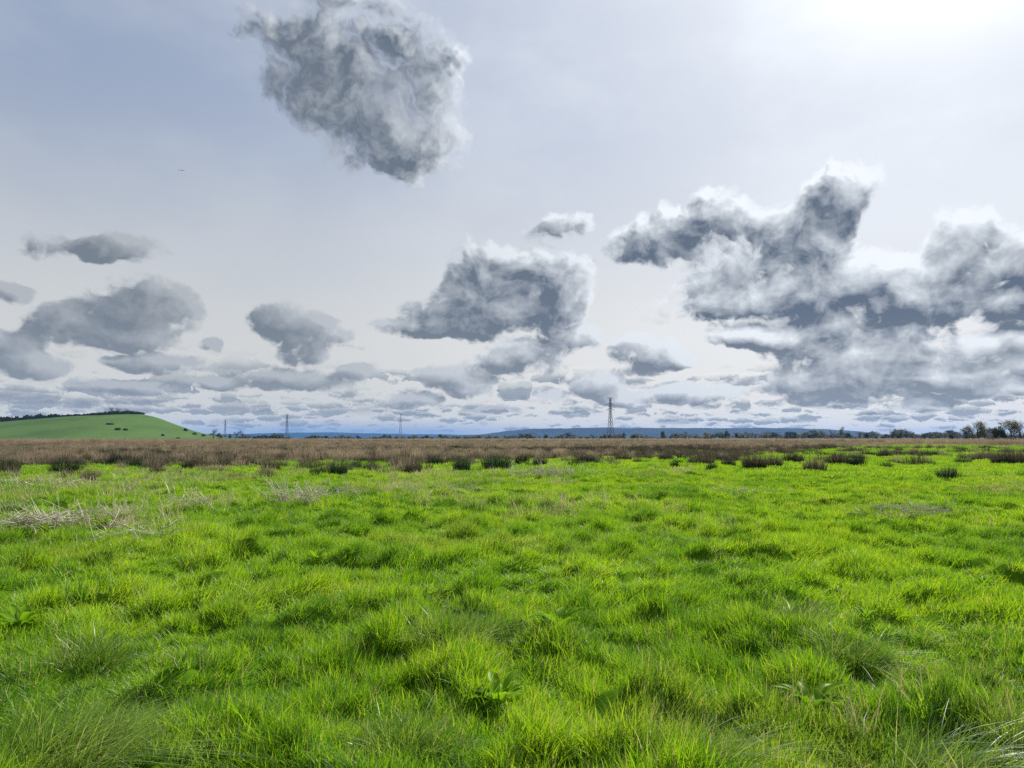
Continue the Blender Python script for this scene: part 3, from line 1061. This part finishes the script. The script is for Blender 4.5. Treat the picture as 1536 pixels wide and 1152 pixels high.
def tree_meshes(seed, h, spread, leaf_mat, leaf_n, leaf_s, trunk_r, first=0.2, levels=4, twig=True, upright=0.35, clear=0.0):
    """trunk with limbs, and a crown of twigs and leaf clumps, base at the origin"""
    rd = random.Random(seed)
    tr, cr = MB(), MB()
    tips = []

    def grow(p, d, L, r_, lev):
        segs = 3
        for s in range(segs):
            d2 = (d + rvec(rd) * 0.20 + Vector((0, 0, 0.07))).normalized()
            p2 = p + d2 * (L / segs)
            r2 = r_ * 0.80
            if lev < 2:
                tr.tube(p, p2, r_, r2, 6 if lev == 0 else 4)
            else:
                (cr if twig else tr).tube(p, p2, r_, r2, 3)
            if lev >= 1:
                tips.append(p2.copy())
            if lev < levels and (lev > 0 or s >= 0):
                for _ in range(2 if lev < 2 else rd.choice((1, 2))):
                    side = rvec(rd)
                    side.z = abs(side.z) * 0.5
                    nd = (d2 * upright * 1.6 + side * spread).normalized()
                    if lev == 0 and (s + 1) / segs * L < first * h:
                        continue
                    grow(p2, nd, L * rd.uniform(0.48, 0.68), r2 * 0.58, lev + 1)
            p, d, r_ = p2, d2, r2
    grow(Vector((0, 0, -0.1)), Vector((rd.uniform(-.08, .08), rd.uniform(-.08, .08), 1)), h * 0.52, trunk_r, 0)
    ntw = cr.k
    zs = max(t.z for t in tips)
    for _ in range(leaf_n):
        t = rd.choice(tips)
        if t.z < clear * zs:
            continue
        c = t + rvec(rd) * rd.uniform(0, leaf_s * 3.2)
        a = rvec(rd)
        b = a.orthogonal().normalized()
        s = leaf_s * rd.uniform(.5, 1.3)
        cr.quad(c, a * s, b * s)
    k = zs / h
    for mb in (tr, cr):
        for v in mb.v:
            v /= k
    tint = np.concatenate([np.full(ntw, 0.5), np.repeat(np.random.default_rng(seed).random((cr.k - ntw) // 4) * 0.9, 4)])
    nq_tw = sum(1 for q in cr.q if q[0] < ntw)
    tm = tr.mesh('trunk', M_BARK)
    cm = cr.mesh('crown', M_TWIG, tint)
    if leaf_mat is not None:
        cm.materials.append(leaf_mat)
        mi = np.zeros(len(cr.q), np.int32)
        mi[nq_tw:] = 1
        cm.polygons.foreach_set('material_index', mi)
    return tm, cm


def plant_tree(name, meshes, x, y, z, s, label, cat='tree', group=None, sx=None, rz=None):
    r_ = empty(name, (x, y, z), rng.uniform(0, 6.28) if rz is None else rz)
    r_.scale = (sx or s, sx or s, s)
    tag(r_, label, cat, group)
    if meshes[0] is not None:
        add('trunk', meshes[0], r_)
    add('crown', meshes[1], r_)
    return r_


def bush_mesh(seed, n_, leaf_s, mat, rx=1.0, h=1.0, lumps=7):
    """shrub of height h about rx half-wide, leaf clumps through uneven lumps, down to the ground"""
    rd = random.Random(seed)
    mb = MB()
    ls = [(rd.uniform(-.5, .5) * rx, rd.uniform(-.4, .4) * rx, rd.uniform(.1, .55) * h, rd.uniform(.28, .5)) for _ in range(lumps)]
    while mb.k < n_ * 4:
        lx, ly, lz, lr = rd.choice(ls)
        v = rvec(rd) * rd.random() ** 0.4
        c = Vector((lx + v.x * lr * rx, ly + v.y * lr * rx, lz + v.z * lr * h))
        if c.z < 0.0 or (c.x / rx) ** 2 + (c.y / rx) ** 2 + (c.z / h) ** 2 > 1:
            continue
        a = rvec(rd)
        b = a.orthogonal().normalized()
        s = leaf_s * rd.uniform(.5, 1.3)
        mb.quad(c, a * s, b * s)
    tint = np.repeat(np.random.default_rng(seed).random(mb.k // 4) * .9, 4)
    return mb.mesh('foliage', mat, tint)


def build_trees():
    # --- tree kinds (unit: real metres at scale 1) ---
    willow = [tree_meshes(100 + i, 7.0, .85, M_OLIVE, 1500, .12, .26, .12, 5) for i in range(3)]
    bare = [tree_meshes(120 + i, 9.0, .95, None, 0, .1, .42, .2, 5) for i in range(3)]
    dark = [tree_meshes(140 + i, 8.0, .75, M_HAZED_LEAF, 2200, .22, .22, .10, 4) for i in range(3)]
    poplar = [tree_meshes(160 + i, 12.0, .32, M_OLIVE, 1800, .20, .22, .08, 4, upright=.9) for i in range(2)]
    bush = [bush_mesh(180 + i, 900, .13, M_DARKLEAF) for i in range(3)]
    hbush = [bush_mesh(190 + i, 900, .13, M_HILLBUSH) for i in range(3)]
    # --- right-hand group, about 240-280 m out: px, base py, height px, half width factor, kind, label ---
    G = 'trees and bushes at the right-hand end of the horizon'
    for px, d, hpx, wf, kind, label in (
            (1447, 262, 20, 1.1, dark[0], 'round dark bush-like tree at the left end of the right-hand trees'),
            (1459, 255, 24, 1.0, willow[0], 'olive willow second from the left in the right-hand group'),
            (1467, 250, 31, .85, willow[1], 'tall thin-crowned olive willow with twigs against the sky, right-hand group'),
            (1476, 252, 26, .9, willow[2], 'leafy olive willow above the weathered posts'),
            (1494, 262, 22, 1.0, dark[1], 'dark tree in the dip between the two willow stands'),
            (1505, 258, 20, 1.2, dark[2], 'lower wide dark tree left of the right edge stand'),
            (1517, 244, 33, .9, willow[1], 'tallest pale willow of the stand at the right edge'),
            (1531, 240, 31, 1.0, willow[0], 'olive willow cut by the right edge of the photo'),
            (1556, 242, 30, 1.1, willow[2], None)):
        x, y = at(px, d)
        h = hpx / F * d * 1.15
        h0 = 8.0 if any(kind is k for k in dark) else 7.0
        if label:
            plant_tree('willow_tree' if h0 == 7 else 'dark_tree', kind, x, y, hz(x, y) - .1, h / h0, label, 'tree', G, sx=h / h0 * wf)
    for px, d, wpx, hpx, label in ((1484, 246, 22, 9, 'low dark bramble under the tallest willows'),
                                   (1500, 236, 26, 9, 'low dark bramble in front of the dark wide tree'),
                                   (1524, 232, 34, 11, 'wide dark bramble below the right edge trees'),
                                   (1452, 250, 20, 8, 'low dark bramble at the foot of the round dark tree')):
        x, y = at(px, d)
        o = add('bramble_bush', bush[px % 3], loc=(x, y, hz(x, y) - .1))
        o.scale = (wpx / F * d / 1.7, wpx / F * d / 2.2, hpx / F * d / .95)
        tag(o, label, 'bush', G)
    # weathered posts at the foot of the trees
    for px, d, hpx, label in ((1487.5, 196, 8, 'dark weathered post standing below the right-hand trees'),
                              (1455.5, 226, 6, 'short dark post left of the willows'),
                              (1472, 214, 5.5, 'short brown post under the leafy olive willow')):
        x, y = at(px, d)
        mb = MB()
        h = hpx / F * d
        mb.tube((0, 0, -.2), (.03, 0, h * .96), .16, .13, 8)
        mb.tube((.03, 0, h * .96), (.035, 0, h), .13, .05, 8, cap=True)
        o = add('wooden_post', mb.mesh('wooden_post', M_WOOD), loc=(x, y, hz(x, y)))
        tag(o, label, 'post', 'weathered posts by the right-hand trees')
    # --- on the green hill ---
    def on_hill(px, y):
        x = (px - CX) / F * y
        return x, y, float(hill_height(np.array([x]), np.array([y]))[0])
    for px, y, wpx, hpx, label in ((165, 690, 16, 4, 'flat bush, left one of three on the middle of the hill slope'),
                                   (178, 672, 12, 5, 'dark bush, middle one of three on the hill slope'),
                                   (189, 676, 10, 5, 'small bush, right one of three on the hill slope'),
                                   (245.5, 680, 8, 5, 'small round dark bush alone on the right half of the hill'),
                                   (269, 605, 14, 7, 'large grey-green bush at the right foot of the hill'),
                                   (152, 596, 8, 4, 'small bush at the foot of the hill below its middle'),
                                   (279, 745, 8, 7, 'dark pointed bush on the hill skyline, right slope'),
                                   (293, 735, 10, 5, 'low bush on the lower right skyline of the hill'),
                                   (306, 735, 9, 5, 'lowest bush on the right skyline of the hill')):
        x, y, z = on_hill(px, y)
        o = add('hill_bush', hbush[int(px) % 3], loc=(x, y, z - .1))
        o.scale = (wpx / F * y / 2.2, wpx / F * y / 2.2, hpx / F * y / 1.25)
        tag(o, label, 'bush', 'bushes on the green hill')
    # hedge along the hilltop: one long thing
    rd = random.Random(5)
    mb = MB()
    hx, hy = (105 - CX) / F * 775, 775.0
    hh = np.interp
    for _ in range(26000):
        px = rd.uniform(-180, 217)
        y = 775 + rd.uniform(-3, 3)
        x = (px - CX) / F * y
        z = float(np.interp(px, HILL_PX, HILL_PY))
        z = (HORIZON - z) * HILL_Y / F + .9
        top = np.interp(px, [-180, 0, 40, 60, 90, 130, 150, 185, 205, 217], [6.5, 6.0, 5.0, 5.0, 2.8, 2.2, 4.0, 4.0, 3.2, 1.6])
        top *= .78
        top *= 1 + 0.75 * float(pn(px * .11, 0.3, 7)) + .55 * float(pn(px * .4, 3.3, 8))
        c = Vector((x - hx, y - hy, z + top * rd.random() ** .8))
        a = rvec(rd)
        mb.quad(c, a * .6 * rd.uniform(.6, 1.2), a.orthogonal().normalized() * .6)
    o = add('hedge', mb.mesh('hedge', M_HAZED_LEAF, np.repeat(np.random.default_rng(3).random(mb.k // 4) * .8, 4)), loc=(hx, hy, 0))
    tag(o, 'long dark hedge along the top of the green hill', 'hedge')
    for px, hpx, mesh, label in ((168, 14, bare[0], 'left bare spreading tree on the crest of the green hill'),
                                 (180, 13, bare[1], 'middle bare spreading tree on the crest of the green hill'),
                                 (193, 10, bare[2], 'right lower bare tree on the crest of the green hill'),
                                 (50, 9, bare[1], 'thin tree sticking out of the hilltop hedge, right of another'),
                                 (18, 10, bare[2], 'thin tree sticking out of the hilltop hedge at the left edge')):
        x, y, z = on_hill(px, 772)
        s = hpx / F * 772 / 9.0
        plant_tree('bare_tree', mesh, x, y, z - .1, s, label, 'tree', 'bare trees on the hill crest', sx=s * 1.25)
    # --- far tree line: the ones you can tell apart ---
    G = 'far trees along the horizon'
    for px, d, hpx, wf, kind, label in (
            (321, 700, 20, 1.0, bare[0], 'bare winter tree at the foot of the green hill'),
            (331, 690, 11, 1.2, dark[0], 'low dark tree just right of the bare one by the hill'),
            (346, 660, 10, .9, dark[1], 'small black conical tree left of the long low hedge'),
            (354, 820, 17, 1.3, bare[1], 'wide bare tree behind the small black conical one'),
            (366, 830, 13, 1.4, bare[2], 'lower bare tree left of the long low hedge'),
            (490, 900, 6, 1.3, dark[2], 'tiny dark tree right of the pylon by the hill'),
            (537, 900, 7, 1.2, dark[0], 'small dark tree midway between two small pylons'),
            (640, 950, 7, 1.3, dark[1], 'small dark tree right of the cross-shaped pylon'),
            (663, 950, 8, 1.3, dark[2], 'small dark tree farther right of the cross-shaped pylon'),
            (790, 900, 9, 1.1, dark[0], 'dark tree at the left foot of the blue ridge'),
            (818, 900, 8, 1.2, dark[1], 'dark tree under the left shoulder of the blue ridge'),
            (838, 900, 8, 1.3, bare[1], 'twiggy tree left of the tall pylon'),
            (888, 860, 10, 1.3, bare[0], 'twiggy round tree close to the left of the tall pylon'),
            (907, 900, 8, 1.3, dark[2], 'dark low tree touching the left leg of the tall pylon'),
            (934, 860, 11, 1.0, dark[0], 'dark tree close to the right of the tall pylon'),
            (955, 900, 8, 1.4, dark[1], 'low dark tree right of the tall pylon'),
            (996, 850, 13, .8, dark[2], 'narrow dark tree in front of the blue ridge'),
            (1028, 840, 14, 1.0, bare[2], 'brown bare tree in front of the blue ridge'),
            (1060, 840, 13, 1.2, willow[1], 'rounded olive tree in front of the blue ridge'),
            (1088, 850, 14, .8, dark[0], 'narrow dark tree below the middle of the ridge'),
            (1104, 850, 11, 1.0, dark[1], 'dark tree beside a narrow one below the ridge'),
            (1132, 850, 13, 1.0, bare[1], 'twiggy tree left of the flat-topped dark one'),
            (1148, 850, 11, 1.2, willow[2], 'pale tree just left of the flat-topped dark one'),
            (1236, 820, 15, 1.1, willow[0], 'broad hazy tree left of the tall poplar'),
            (1247, 815, 17, .9, bare[0], 'brown bare tree beside the tall poplar'),
            (1258, 810, 20, .7, poplar[0], 'tall slim poplar rising above the end of the ridge'),
            (1274, 840, 11, 1.0, dark[2], 'dark tree right of the tall poplar'),
            (1288, 840, 13, 1.0, willow[1], 'round tree second to the right of the tall poplar'),
            (1300, 830, 11, 1.1, dark[1], 'dark tree at the end of the blue ridge'),
            (1322, 840, 9, 1.3, willow[2], 'low pale tree right of the end of the ridge'),
            (1338, 820, 13, .9, dark[0], 'taller dark tree between the ridge end and the right-hand trees'),
            (1349, 820, 12, .7, dark[2], 'narrow dark tree right of the taller dark one'),
            (1368, 820, 11, 1.2, willow[0], 'broad pale tree left of the right-hand group'),
            (1386, 830, 10, 1.2, dark[1], 'low dark tree on the way to the right-hand group'),
            (1408, 700, 9, 1.3, willow[1], 'low olive tree left of a black shrubby one'),
            (1427, 420, 11, .9, dark[2], 'black shrubby tree left of the right-hand group')):
        x, y = at(px, d)
        h0 = {0: 7.0, 1: 9.0, 2: 8.0, 3: 12.0}[[any(kind is k for k in L_) for L_ in (willow, bare, dark, poplar)].index(True)]
        s = hpx / F * d / h0
        nm = {7.0: 'leafy_tree', 9.0: 'bare_tree', 8.0: 'dark_tree', 12.0: 'poplar_tree'}[h0]
        plant_tree(nm, kind, x, y, -.3, s, label, 'tree', G, sx=s * wf * 1.25)
    # flat-topped dark tree block
    x, y = at(1185, 800)
    r_ = empty('dark_tree', (x, y, -.3))
    tag(r_, 'dense flat-topped dark tree in front of the blue ridge', 'tree', G)
    mb = MB()
    mb.tube((0, 0, -.2), (0, 0, 4), .4, .3, 7)
    add('trunk', mb.mesh('trunk', M_BARK), r_)
    rd = random.Random(77)
    mb = MB()
    for _ in range(1600):
        u = rd.uniform(-1, 1)
        c = Vector((u * 6.2, rd.uniform(-3, 3), rd.uniform(1.0, 8.4 - 1.2 * abs(u) ** 3 + rd.uniform(-.5, .5))))
        a = rvec(rd)
        mb.quad(c, a * .5, a.orthogonal().normalized() * .5)
    add('crown', mb.mesh('crown', M_DARKLEAF, np.repeat(np.random.default_rng(4).random(mb.k // 4) * .6, 4)), r_)
    # long low dark hedge right of the hill foot
    rd = random.Random(6)
    mb = MB()
    hx, hy = at(405, 640)
    for _ in range(2500):
        u = rd.uniform(-1, 1)
        top = 3.4 * (1 + .5 * float(pn(u * 6, .2, 9))) * (1 - abs(u) ** 5)
        c = Vector((u * 16, rd.uniform(-2, 2), top * rd.random()))
        a = rvec(rd)
        mb.quad(c, a * .4, a.orthogonal().normalized() * .4)
    o = add('hedge', mb.mesh('hedge', M_DARKLEAF, np.repeat(np.random.default_rng(8).random(mb.k // 4) * .7, 4)), loc=(hx, hy, 0))
    tag(o, 'long low dark hedge between the green hill and the nearest small pylon', 'hedge')
    # the mass of the far tree line
    protos = []
    for src in (willow[0], bare[0], dark[0], dark[1], willow[2], bare[2]):
        me = src[1]
        protos.append(me)
    k = 4200
    px = rng.uniform(-900, 2500, k)
    d = rng.uniform(900, 1900, k)
    near = rng.random(k) < .4
    d[near] = rng.uniform(860, 1100, near.sum())
    hpx = np.interp(px, [-900, 300, 500, 700, 900, 1050, 1300, 1500, 2500], [8, 6, 4.5, 5, 6, 8, 9, 10, 9]) * rng.uniform(.3, 1.15, k) * np.clip(1 + 1.3 * pn(px * .03, px * 0, 12), .35, 1.6)
    x = (px - CX) / F * d
    keep = ~((px < 345) & (d > 560) & (d < 1180))
    s = hpx / F * d / 7.6
    pts = np.stack([x, d, np.full(k, -.4)], 1)[keep]
    sc_ = np.stack([s * 1.7, s * 1.7, s], 1)[keep]
    kk = len(pts)
    scatter_object('treeline', pts, np.stack([np.zeros(kk), np.zeros(kk), rng.uniform(0, 6.28, kk)], 1), sc_, rng.integers(0, 6, kk), protos,
                   'hazy belt of small far trees along the whole horizon', 'far trees')


build_trees()


# ------------------------------------------------------------------ pylons
def pylon_parts(H=50.0, arms=((.69, 4.6), (.82, 5.2), (.955, 4.3)), peak=True):
    body = MB()

    def half(t):           # half width of the tower at height fraction t
        return np.interp(t, [0, .55, 1.0], [3.2, 1.35, .75]) * H / 50
    cor = [(1, 1), (-1, 1), (-1, -1), (1, -1)]
    lv = [0, .13, .25, .36, .46, .55, .62, .69, .76, .82, .89, .955]

    def P(t, c):
        w = float(half(t))
        return (c[0] * w, c[1] * w, t * H)
    for a, b in zip(lv[:-1], lv[1:]):
        for c in range(4):
            body.tube(P(a, cor[c]), P(b, cor[c]), .21, .20, 4)
            n_ = (c + 1) % 4
            body.tube(P(a, cor[c]), P(b, cor[n_]), .11, .11, 3)
            body.tube(P(a, cor[n_]), P(b, cor[c]), .11, .11, 3)
            body.tube(P(b, cor[c]), P(b, cor[n_]), .11, .11, 3)
    for c in cor:
        body.tube(P(.955, c), (0, 0, H), .15, .10, 4)
    arms_m, ins = [], []
    for t, L in arms:
        L *= H / 50
        m = MB()
        z = t * H
        w = float(half(t))
        i = MB()
        for s in (-1, 1):
            tip = (s * (L + w), 0, z + .2)
            for yy in (-w, w):
                m.tube((s * w, yy, z), tip, .16, .12, 4)
                m.tube((s * w, yy, z + .07 * H * .55), tip, .13, .10, 4)
            for yy in (-w, w):
                m.tube((-w - .2, yy, z + .02), (w + .2, yy, z + .02), .13, .13, 4)
            for f in (.35, .7):
                a_ = Vector((s * w, 0, z)).lerp(Vector(tip), f)
                m.tube(a_ + Vector((0, w * (1 - f), 0)), a_ + Vector((0, -w * (1 - f), (1 - f) * 1.9)), .08, .08, 3)
        arms_m.append(m.mesh('crossarm', M_STEEL))
        for s in (-1, 1):
            q = MB()
            x = s * (L + w)
            zz = z + .2
            for k in range(8):
                q.tube((x, 0, zz - .2 - k * .42), (x, 0, zz - .34 - k * .42), .17, .17, 6, cap=True)
            q.tube((x, 0, zz), (x, 0, zz - 3.6), .05, .05, 4)
            ins.append(q.mesh('insulator', M_GLASS))
    return body.mesh('lattice_tower', M_STEEL), arms_m, ins


def build_pylons():
    big = pylon_parts()
    alt = pylon_parts(50.0, ((.70, 3.2), (.80, 6.6), (.95, 2.6)))
    for px, py_top, d, parts, rz, label in (
            (915.5, 595.5, 905, big, .5, 'largest lattice pylon, standing in front of the blue ridge'),
            (601, 620, 1480, alt, .1, 'far cross-shaped lattice pylon left of the blue ridge'),
            (431, 621.5, 1560, big, .9, 'thin far pylon to the right of the green hill'),
            (338.5, 629.5, 1900, big, .8, 'smallest faint pylon behind the bare trees at the hill foot')):
        x, y = at(px, d)
        h = (HORIZON - py_top) / F * d + 1.5
        r_ = empty('lattice_pylon', (x, y, 0), rz, h / 50.0)
        tag(r_, label, 'pylon', 'pylons of the power line on the horizon')
        add('lattice_tower', parts[0], r_)
        for m in parts[1]:
            add('crossarm', m, r_)
        for m in parts[2]:
            add('insulator', m, r_)


build_pylons()


# ------------------------------------------------------------------ plants standing out of the grass
def dock_mesh(seed, n_leaves, L, wdt, up=.75):
    """rosette of broad wavy dock leaves"""
    r = np.random.default_rng(seed)
    V, Q, T = [], [], []
    k = 0
    for i in range(n_leaves):
        a = i * 2.4 + r.uniform(-.4, .4)
        l = L * r.uniform(.6, 1.15)
        w = wdt * r.uniform(.7, 1.2)
        upr = up * r.uniform(.5, 1.3)
        d = np.array([math.cos(a), math.sin(a)])
        s = np.array([-d[1], d[0]])
        tt = np.linspace(0, 1, 9)
        tint = r.random()
        for t in tt:
            out_ = t * l * (.55 + .35 * t)
            z = l * upr * (1.25 * t - .75 * t * t * (1.3 - upr * .5))
            prof = max(0.10, math.sin(min(max((t - .12) / .88, 0), 1) * math.pi) ** .7) * w * (1.0 if t > .12 else .18)
            if t == 1:
                prof = 0.004
            wav = .16 * w * math.sin(t * 17 + i)
            c = np.array([*(d * (out_ + .01)), z])
            for e, f in ((-1, .30), (-.5, .08), (0, -.06), (.5, .08), (1, .30)):
                V.append(c + np.array([*(s * e * prof), prof * f * abs(e) + (wav * (1 if e > 0 else -1) if abs(e) == 1 else 0)]))
                T.append(tint)
        for j in range(8):
            for m in range(4):
                b = k + j * 5 + m
                Q.append((b, b + 1, b + 6, b + 5))
        k += 45
    return mesh_np('dock_leaves', np.array(V), [np.array(Q)], M_DOCK, {'tint': np.array(T)}, smooth=True)


def build_docks():
    G = 'broad-leaved docks growing in the grass'
    vs = [dock_mesh(i, 15 + 3 * i, .23, .034, .85) for i in range(3)]
    for px, py, s, label in ((44, 924, 1.15, 'large yellow-green dock at the left edge with dark hollow below'),
                             (836, 940, 1.05, 'bright broad-leaved dock in the middle foreground'),
                             (76, 800, 1.3, 'dock in front of the heap of dead stalks'),
                             (168, 793, 1.5, 'bright dock at the right end of the heap of dead stalks'),
                             (1152, 1106, .55, 'small dock among short grass near the bottom right'),
                             (1205, 1040, .9, 'dark dock in a hollow right of centre'),
                             (748, 1036, .85, 'small upright dock near the bottom centre'),
                             (1018, 696, 2.6, 'tall bright dock beside the small solitary rush tuft'),
                             (480, 835, .9, 'dock with a pale flower stalk left of centre'),
                             (1288, 925, .55, 'small reddish-green dock on the right'),
                             (1462, 872, .8, 'dock beside a dark tussock at the right')):
        d = dist_of(py)
        x, y = at(px, d)
        o = add('dock_plant', vs[px % 3], loc=(x, y, hz(x, y) + (.07 if px < 60 else .03)))
        o.scale = (s, s, s)
        o.rotation_euler = (0, 0, rng.uniform(0, 6))
        tag(o, label, 'dock plant', G)


def stalk_heap(seed, n_, rx, ry, Lr, flat, lean=(0, 0), rad=.0042, branch=True):
    rd = random.Random(seed)
    mb = MB()
    al, ti = [], []
    for _ in range(n_):
        p = Vector((max(-1, min(1, rd.gauss(0, .45))) * rx, max(-1, min(1, rd.gauss(0, .45))) * ry, 0.0))
        L = rd.uniform(*Lr)
        a = rd.uniform(0, 6.28)
        el_ = rd.uniform(.02, .35) if rd.random() < flat else rd.uniform(.6, 1.45)
        d = Vector((math.cos(a) * math.cos(el_) + lean[0], math.sin(a) * math.cos(el_) + lean[1], math.sin(el_))).normalized()
        if el_ < .4:
            p.z = rd.uniform(.06, .22)
        tin = rd.random()
        segs = 3
        r_ = rad * rd.uniform(.7, 1.5)
        for s in range(segs):
            d2 = (d + rvec(rd) * .18).normalized()
            q = p + d2 * L / segs
            if q.z < .03:
                q.z = .03
            mb.tube(p, q, r_, r_ * .8, 4)
            al += [s / segs] * 4 + [(s + 1) / segs] * 4
            ti += [tin] * 8
            if branch and s > 0 and rd.random() < .6:
                e = (d2 + rvec(rd) * .8 + Vector((0, 0, .25))).normalized()
                mb.tube(q, q + e * L * rd.uniform(.12, .3), r_ * .6, r_ * .35, 3)
                al += [.6] * 3 + [1] * 3
                ti += [tin] * 6
            p, d, r_ = q, d2, r_ * .8
    return mb.mesh('dead_stalks', M_STALK, np.array(ti), along=np.array(al))


def build_stalks():
    G = 'patches of dead pale stalks in the grass'
    for i, (px, py, n_, rx, ry, Lr, flat, lean, rad, label) in enumerate((
            (58, 806, 120, .72, .28, (.2, .5), .97, (0, 0), .006, 'low heap of broken pale dead stalks at the left'),
            (110, 792, 60, .7, .35, (.25, .7), .85, (0, 0), .006, 'dead stalks with two long crossing branches, left foreground'),
            (192, 790, 34, .20, .16, (.3, .6), .5, (-.1, 0), .005, 'upright dead stalks right of the bright dock'),
            (290, 765, 60, .9, .5, (.2, .6), .6, (0, 0), .006, 'sparse dead stalks lying in the grass below the tan rush clump'),
            (428, 757, 34, .30, .25, (.35, .7), .15, (-.45, 0), .007, 'dense pale stalks leaning left, below the hill-side pylon'),
            (468, 758, 44, .26, .2, (.3, .6), .3, (-.5, 0), .007, 'row of pale stalks leaning left beside the dense ones'),
            (515, 748, 40, .9, .5, (.25, .6), .5, (-.4, 0), .007, 'thin scatter of leaning pale stalks left of centre'),
            (660, 745, 60, 1.8, .9, (.2, .5), .7, (0, 0), .007, 'wide thin scatter of dead stalks near the centre'),
            (820, 716, 150, 2.2, 1.2, (.3, .7), .5, (-.3, 0), .010, 'greyish patch of fine dead stems below the ridge end'),
            (1360, 776, 80, .9, .4, (.2, .5), .85, (0, 0), .006, 'straw-coloured flattened patch on the right'),
            (1100, 742, 70, 1.6, .6, (.15, .4), .85, (0, 0), .006, 'thin pale flattened strip right of centre'),
            (215, 826, 40, .7, .3, (.2, .45), .9, (0, 0), .005, 'few dead stalks by a bare brownish patch at the left'),
            (60, 735, 60, 1.8, .8, (.2, .45), .6, (-.2, 0), .008, 'faint greyish dead stems near the left edge of the meadow'),
    )):
        d = dist_of(py)
        x, y = at(px, d)
        o = add('dead_stalks', stalk_heap(300 + i, n_, rx, ry, Lr, flat, lean, rad), loc=(x, y, hz(x, y) + .06))
        tag(o, label, 'dead stalks', G, 'stuff' if rx > .55 and i not in (0, 1) else None)


def build_tussocks():
    G = 'long-bladed tussocks standing out of the meadow'
    for i, (px, py, rad, nb, lr, bias, label) in enumerate((
            (95, 1128, .34, 1500, (.20, .46), (.6, -.3), 'big pale tussock with long blades combed over to the right, bottom left'),
            (150, 985, .20, 600, (.15, .30), (.25, -.2), 'dark domed tussock above the big pale one'),
            (608, 1100, .18, 550, (.14, .28), (.1, -.15), 'dark upright tussock at the bottom left of centre'),
            (1395, 1128, .24, 420, (.18, .38), (.5, -.25), 'pale wiry tussock at the bottom right'),
            (1030, 1146, .22, 380, (.16, .32), (.4, -.2), 'wiry tussock on the bottom edge right of centre'),
            (1195, 920, .18, 450, (.16, .32), (.1, -.1), 'small dark tussock alone right of centre'),
            (680, 950, .30, 650, (.20, .36), (.15, -.15), 'wide shaggy tussock in the middle foreground'),
            (1260, 968, .20, 450, (.18, .32), (.1, -.1), 'dark-edged tussock right of the small dark one'),
    )):
        d = dist_of(py)
        x, y = at(px, d)
        V, Q, at_ = blades(nb, rad, lr, .0046, 5, lean=.7, bias=bias, bend=1.0, spread=.45)
        o = add('grass_tussock', mesh_np('grass_tussock', V, [Q], M_TUSSOCK, at_), loc=(x, y, hz(x, y) - .01))
        tag(o, label, 'tussock', G)


build_docks()
build_stalks()
build_tussocks()


# ------------------------------------------------------------------ the bird in the sky
def build_bird():
    d = direction(273, 256) * 62.0
    V, Fq, Ft = [], [], []
    prof = [(-.19, .004, .0), (-.12, .022, .0), (-.04, .042, .0), (.05, .045, .004), (.11, .030, .010), (.15, .022, .014), (.185, .004, .012)]
    for x, r_, z in prof:
        for k in range(8):
            a = k * math.pi / 4
            V.append((x, math.cos(a) * r_, z + math.sin(a) * r_ * .9))
    for i in range(len(prof) - 1):
        for k in range(8):
            Fq.append((i * 8 + k, i * 8 + (k + 1) % 8, i * 8 + 8 + (k + 1) % 8, i * 8 + 8 + k))
    for s in (-1, 1):
        b = len(V)
        wing = [(.03, .06, .02, .015), (.20, .09, .03, .075), (.38, .02, -.06, .055), (.52, -.10, -.12, .0)]
        for y, xf, xb, z in wing:
            V += [(xf, s * y, z + .006), (xb - .08, s * y, z + .004), (xf, s * y, z - .004), (xb - .08, s * y, z - .002)]
        for i in range(3):
            o_ = b + i * 4
            Fq += [(o_, o_ + 1, o_ + 5, o_ + 4), (o_ + 2, o_ + 6, o_ + 7, o_ + 3), (o_, o_ + 4, o_ + 6, o_ + 2), (o_ + 1, o_ + 3, o_ + 7, o_ + 5)]
    b = len(V)
    V += [(-.17, -.015, .004), (-.17, .015, .004), (-.30, .055, 0), (-.30, -.055, 0), (-.17, -.015, -.004), (-.17, .015, -.004), (-.30, .055, -.004), (-.30, -.055, -.004)]
    Fq += [(b, b + 1, b + 2, b + 3), (b + 4, b + 7, b + 6, b + 5), (b, b + 3, b + 7, b + 4), (b + 1, b + 5, b + 6, b + 2), (b + 2, b + 6, b + 7, b + 3)]
    o = add('bird', mesh_np('bird', np.array(V), [np.array(Fq)], M_BIRD, smooth=True), loc=(d.x, d.y, d.z + EYE))
    o.rotation_euler = (R(12), R(-10), R(75))
    o.scale = (.55, .55, .55)
    tag(o, 'small dark bird in flight high in the left part of the sky', 'bird')


build_bird()


# ------------------------------------------------------------------ haze
def build_haze():
    s, z0, z1 = 13500.0, -8.0, 135.0
    V = np.array([(x, y, z) for z in (z0, z1) for y in (-s, s) for x in (-s, s)])
    Q = np.array([(0, 2, 3, 1), (4, 5, 7, 6), (0, 1, 5, 4), (2, 6, 7, 3), (0, 4, 6, 2), (1, 3, 7, 5)])
    m, n, out = new_mat('thin blue haze')
    v = n.n('ShaderNodeVolumePrincipled')
    v.inputs['Color'].default_value = (.15, .41, .95, 1)
    v.inputs['Density'].default_value = 0.00005
    v.inputs['Anisotropy'].default_value = 0.0
    n.t.links.new(v.outputs[0], out.inputs['Volume'])
    tag(add('haze', mesh_np('haze', V, [Q], m)), 'thin blue haze between here and the far ridge', 'haze', kind='stuff')


build_haze()
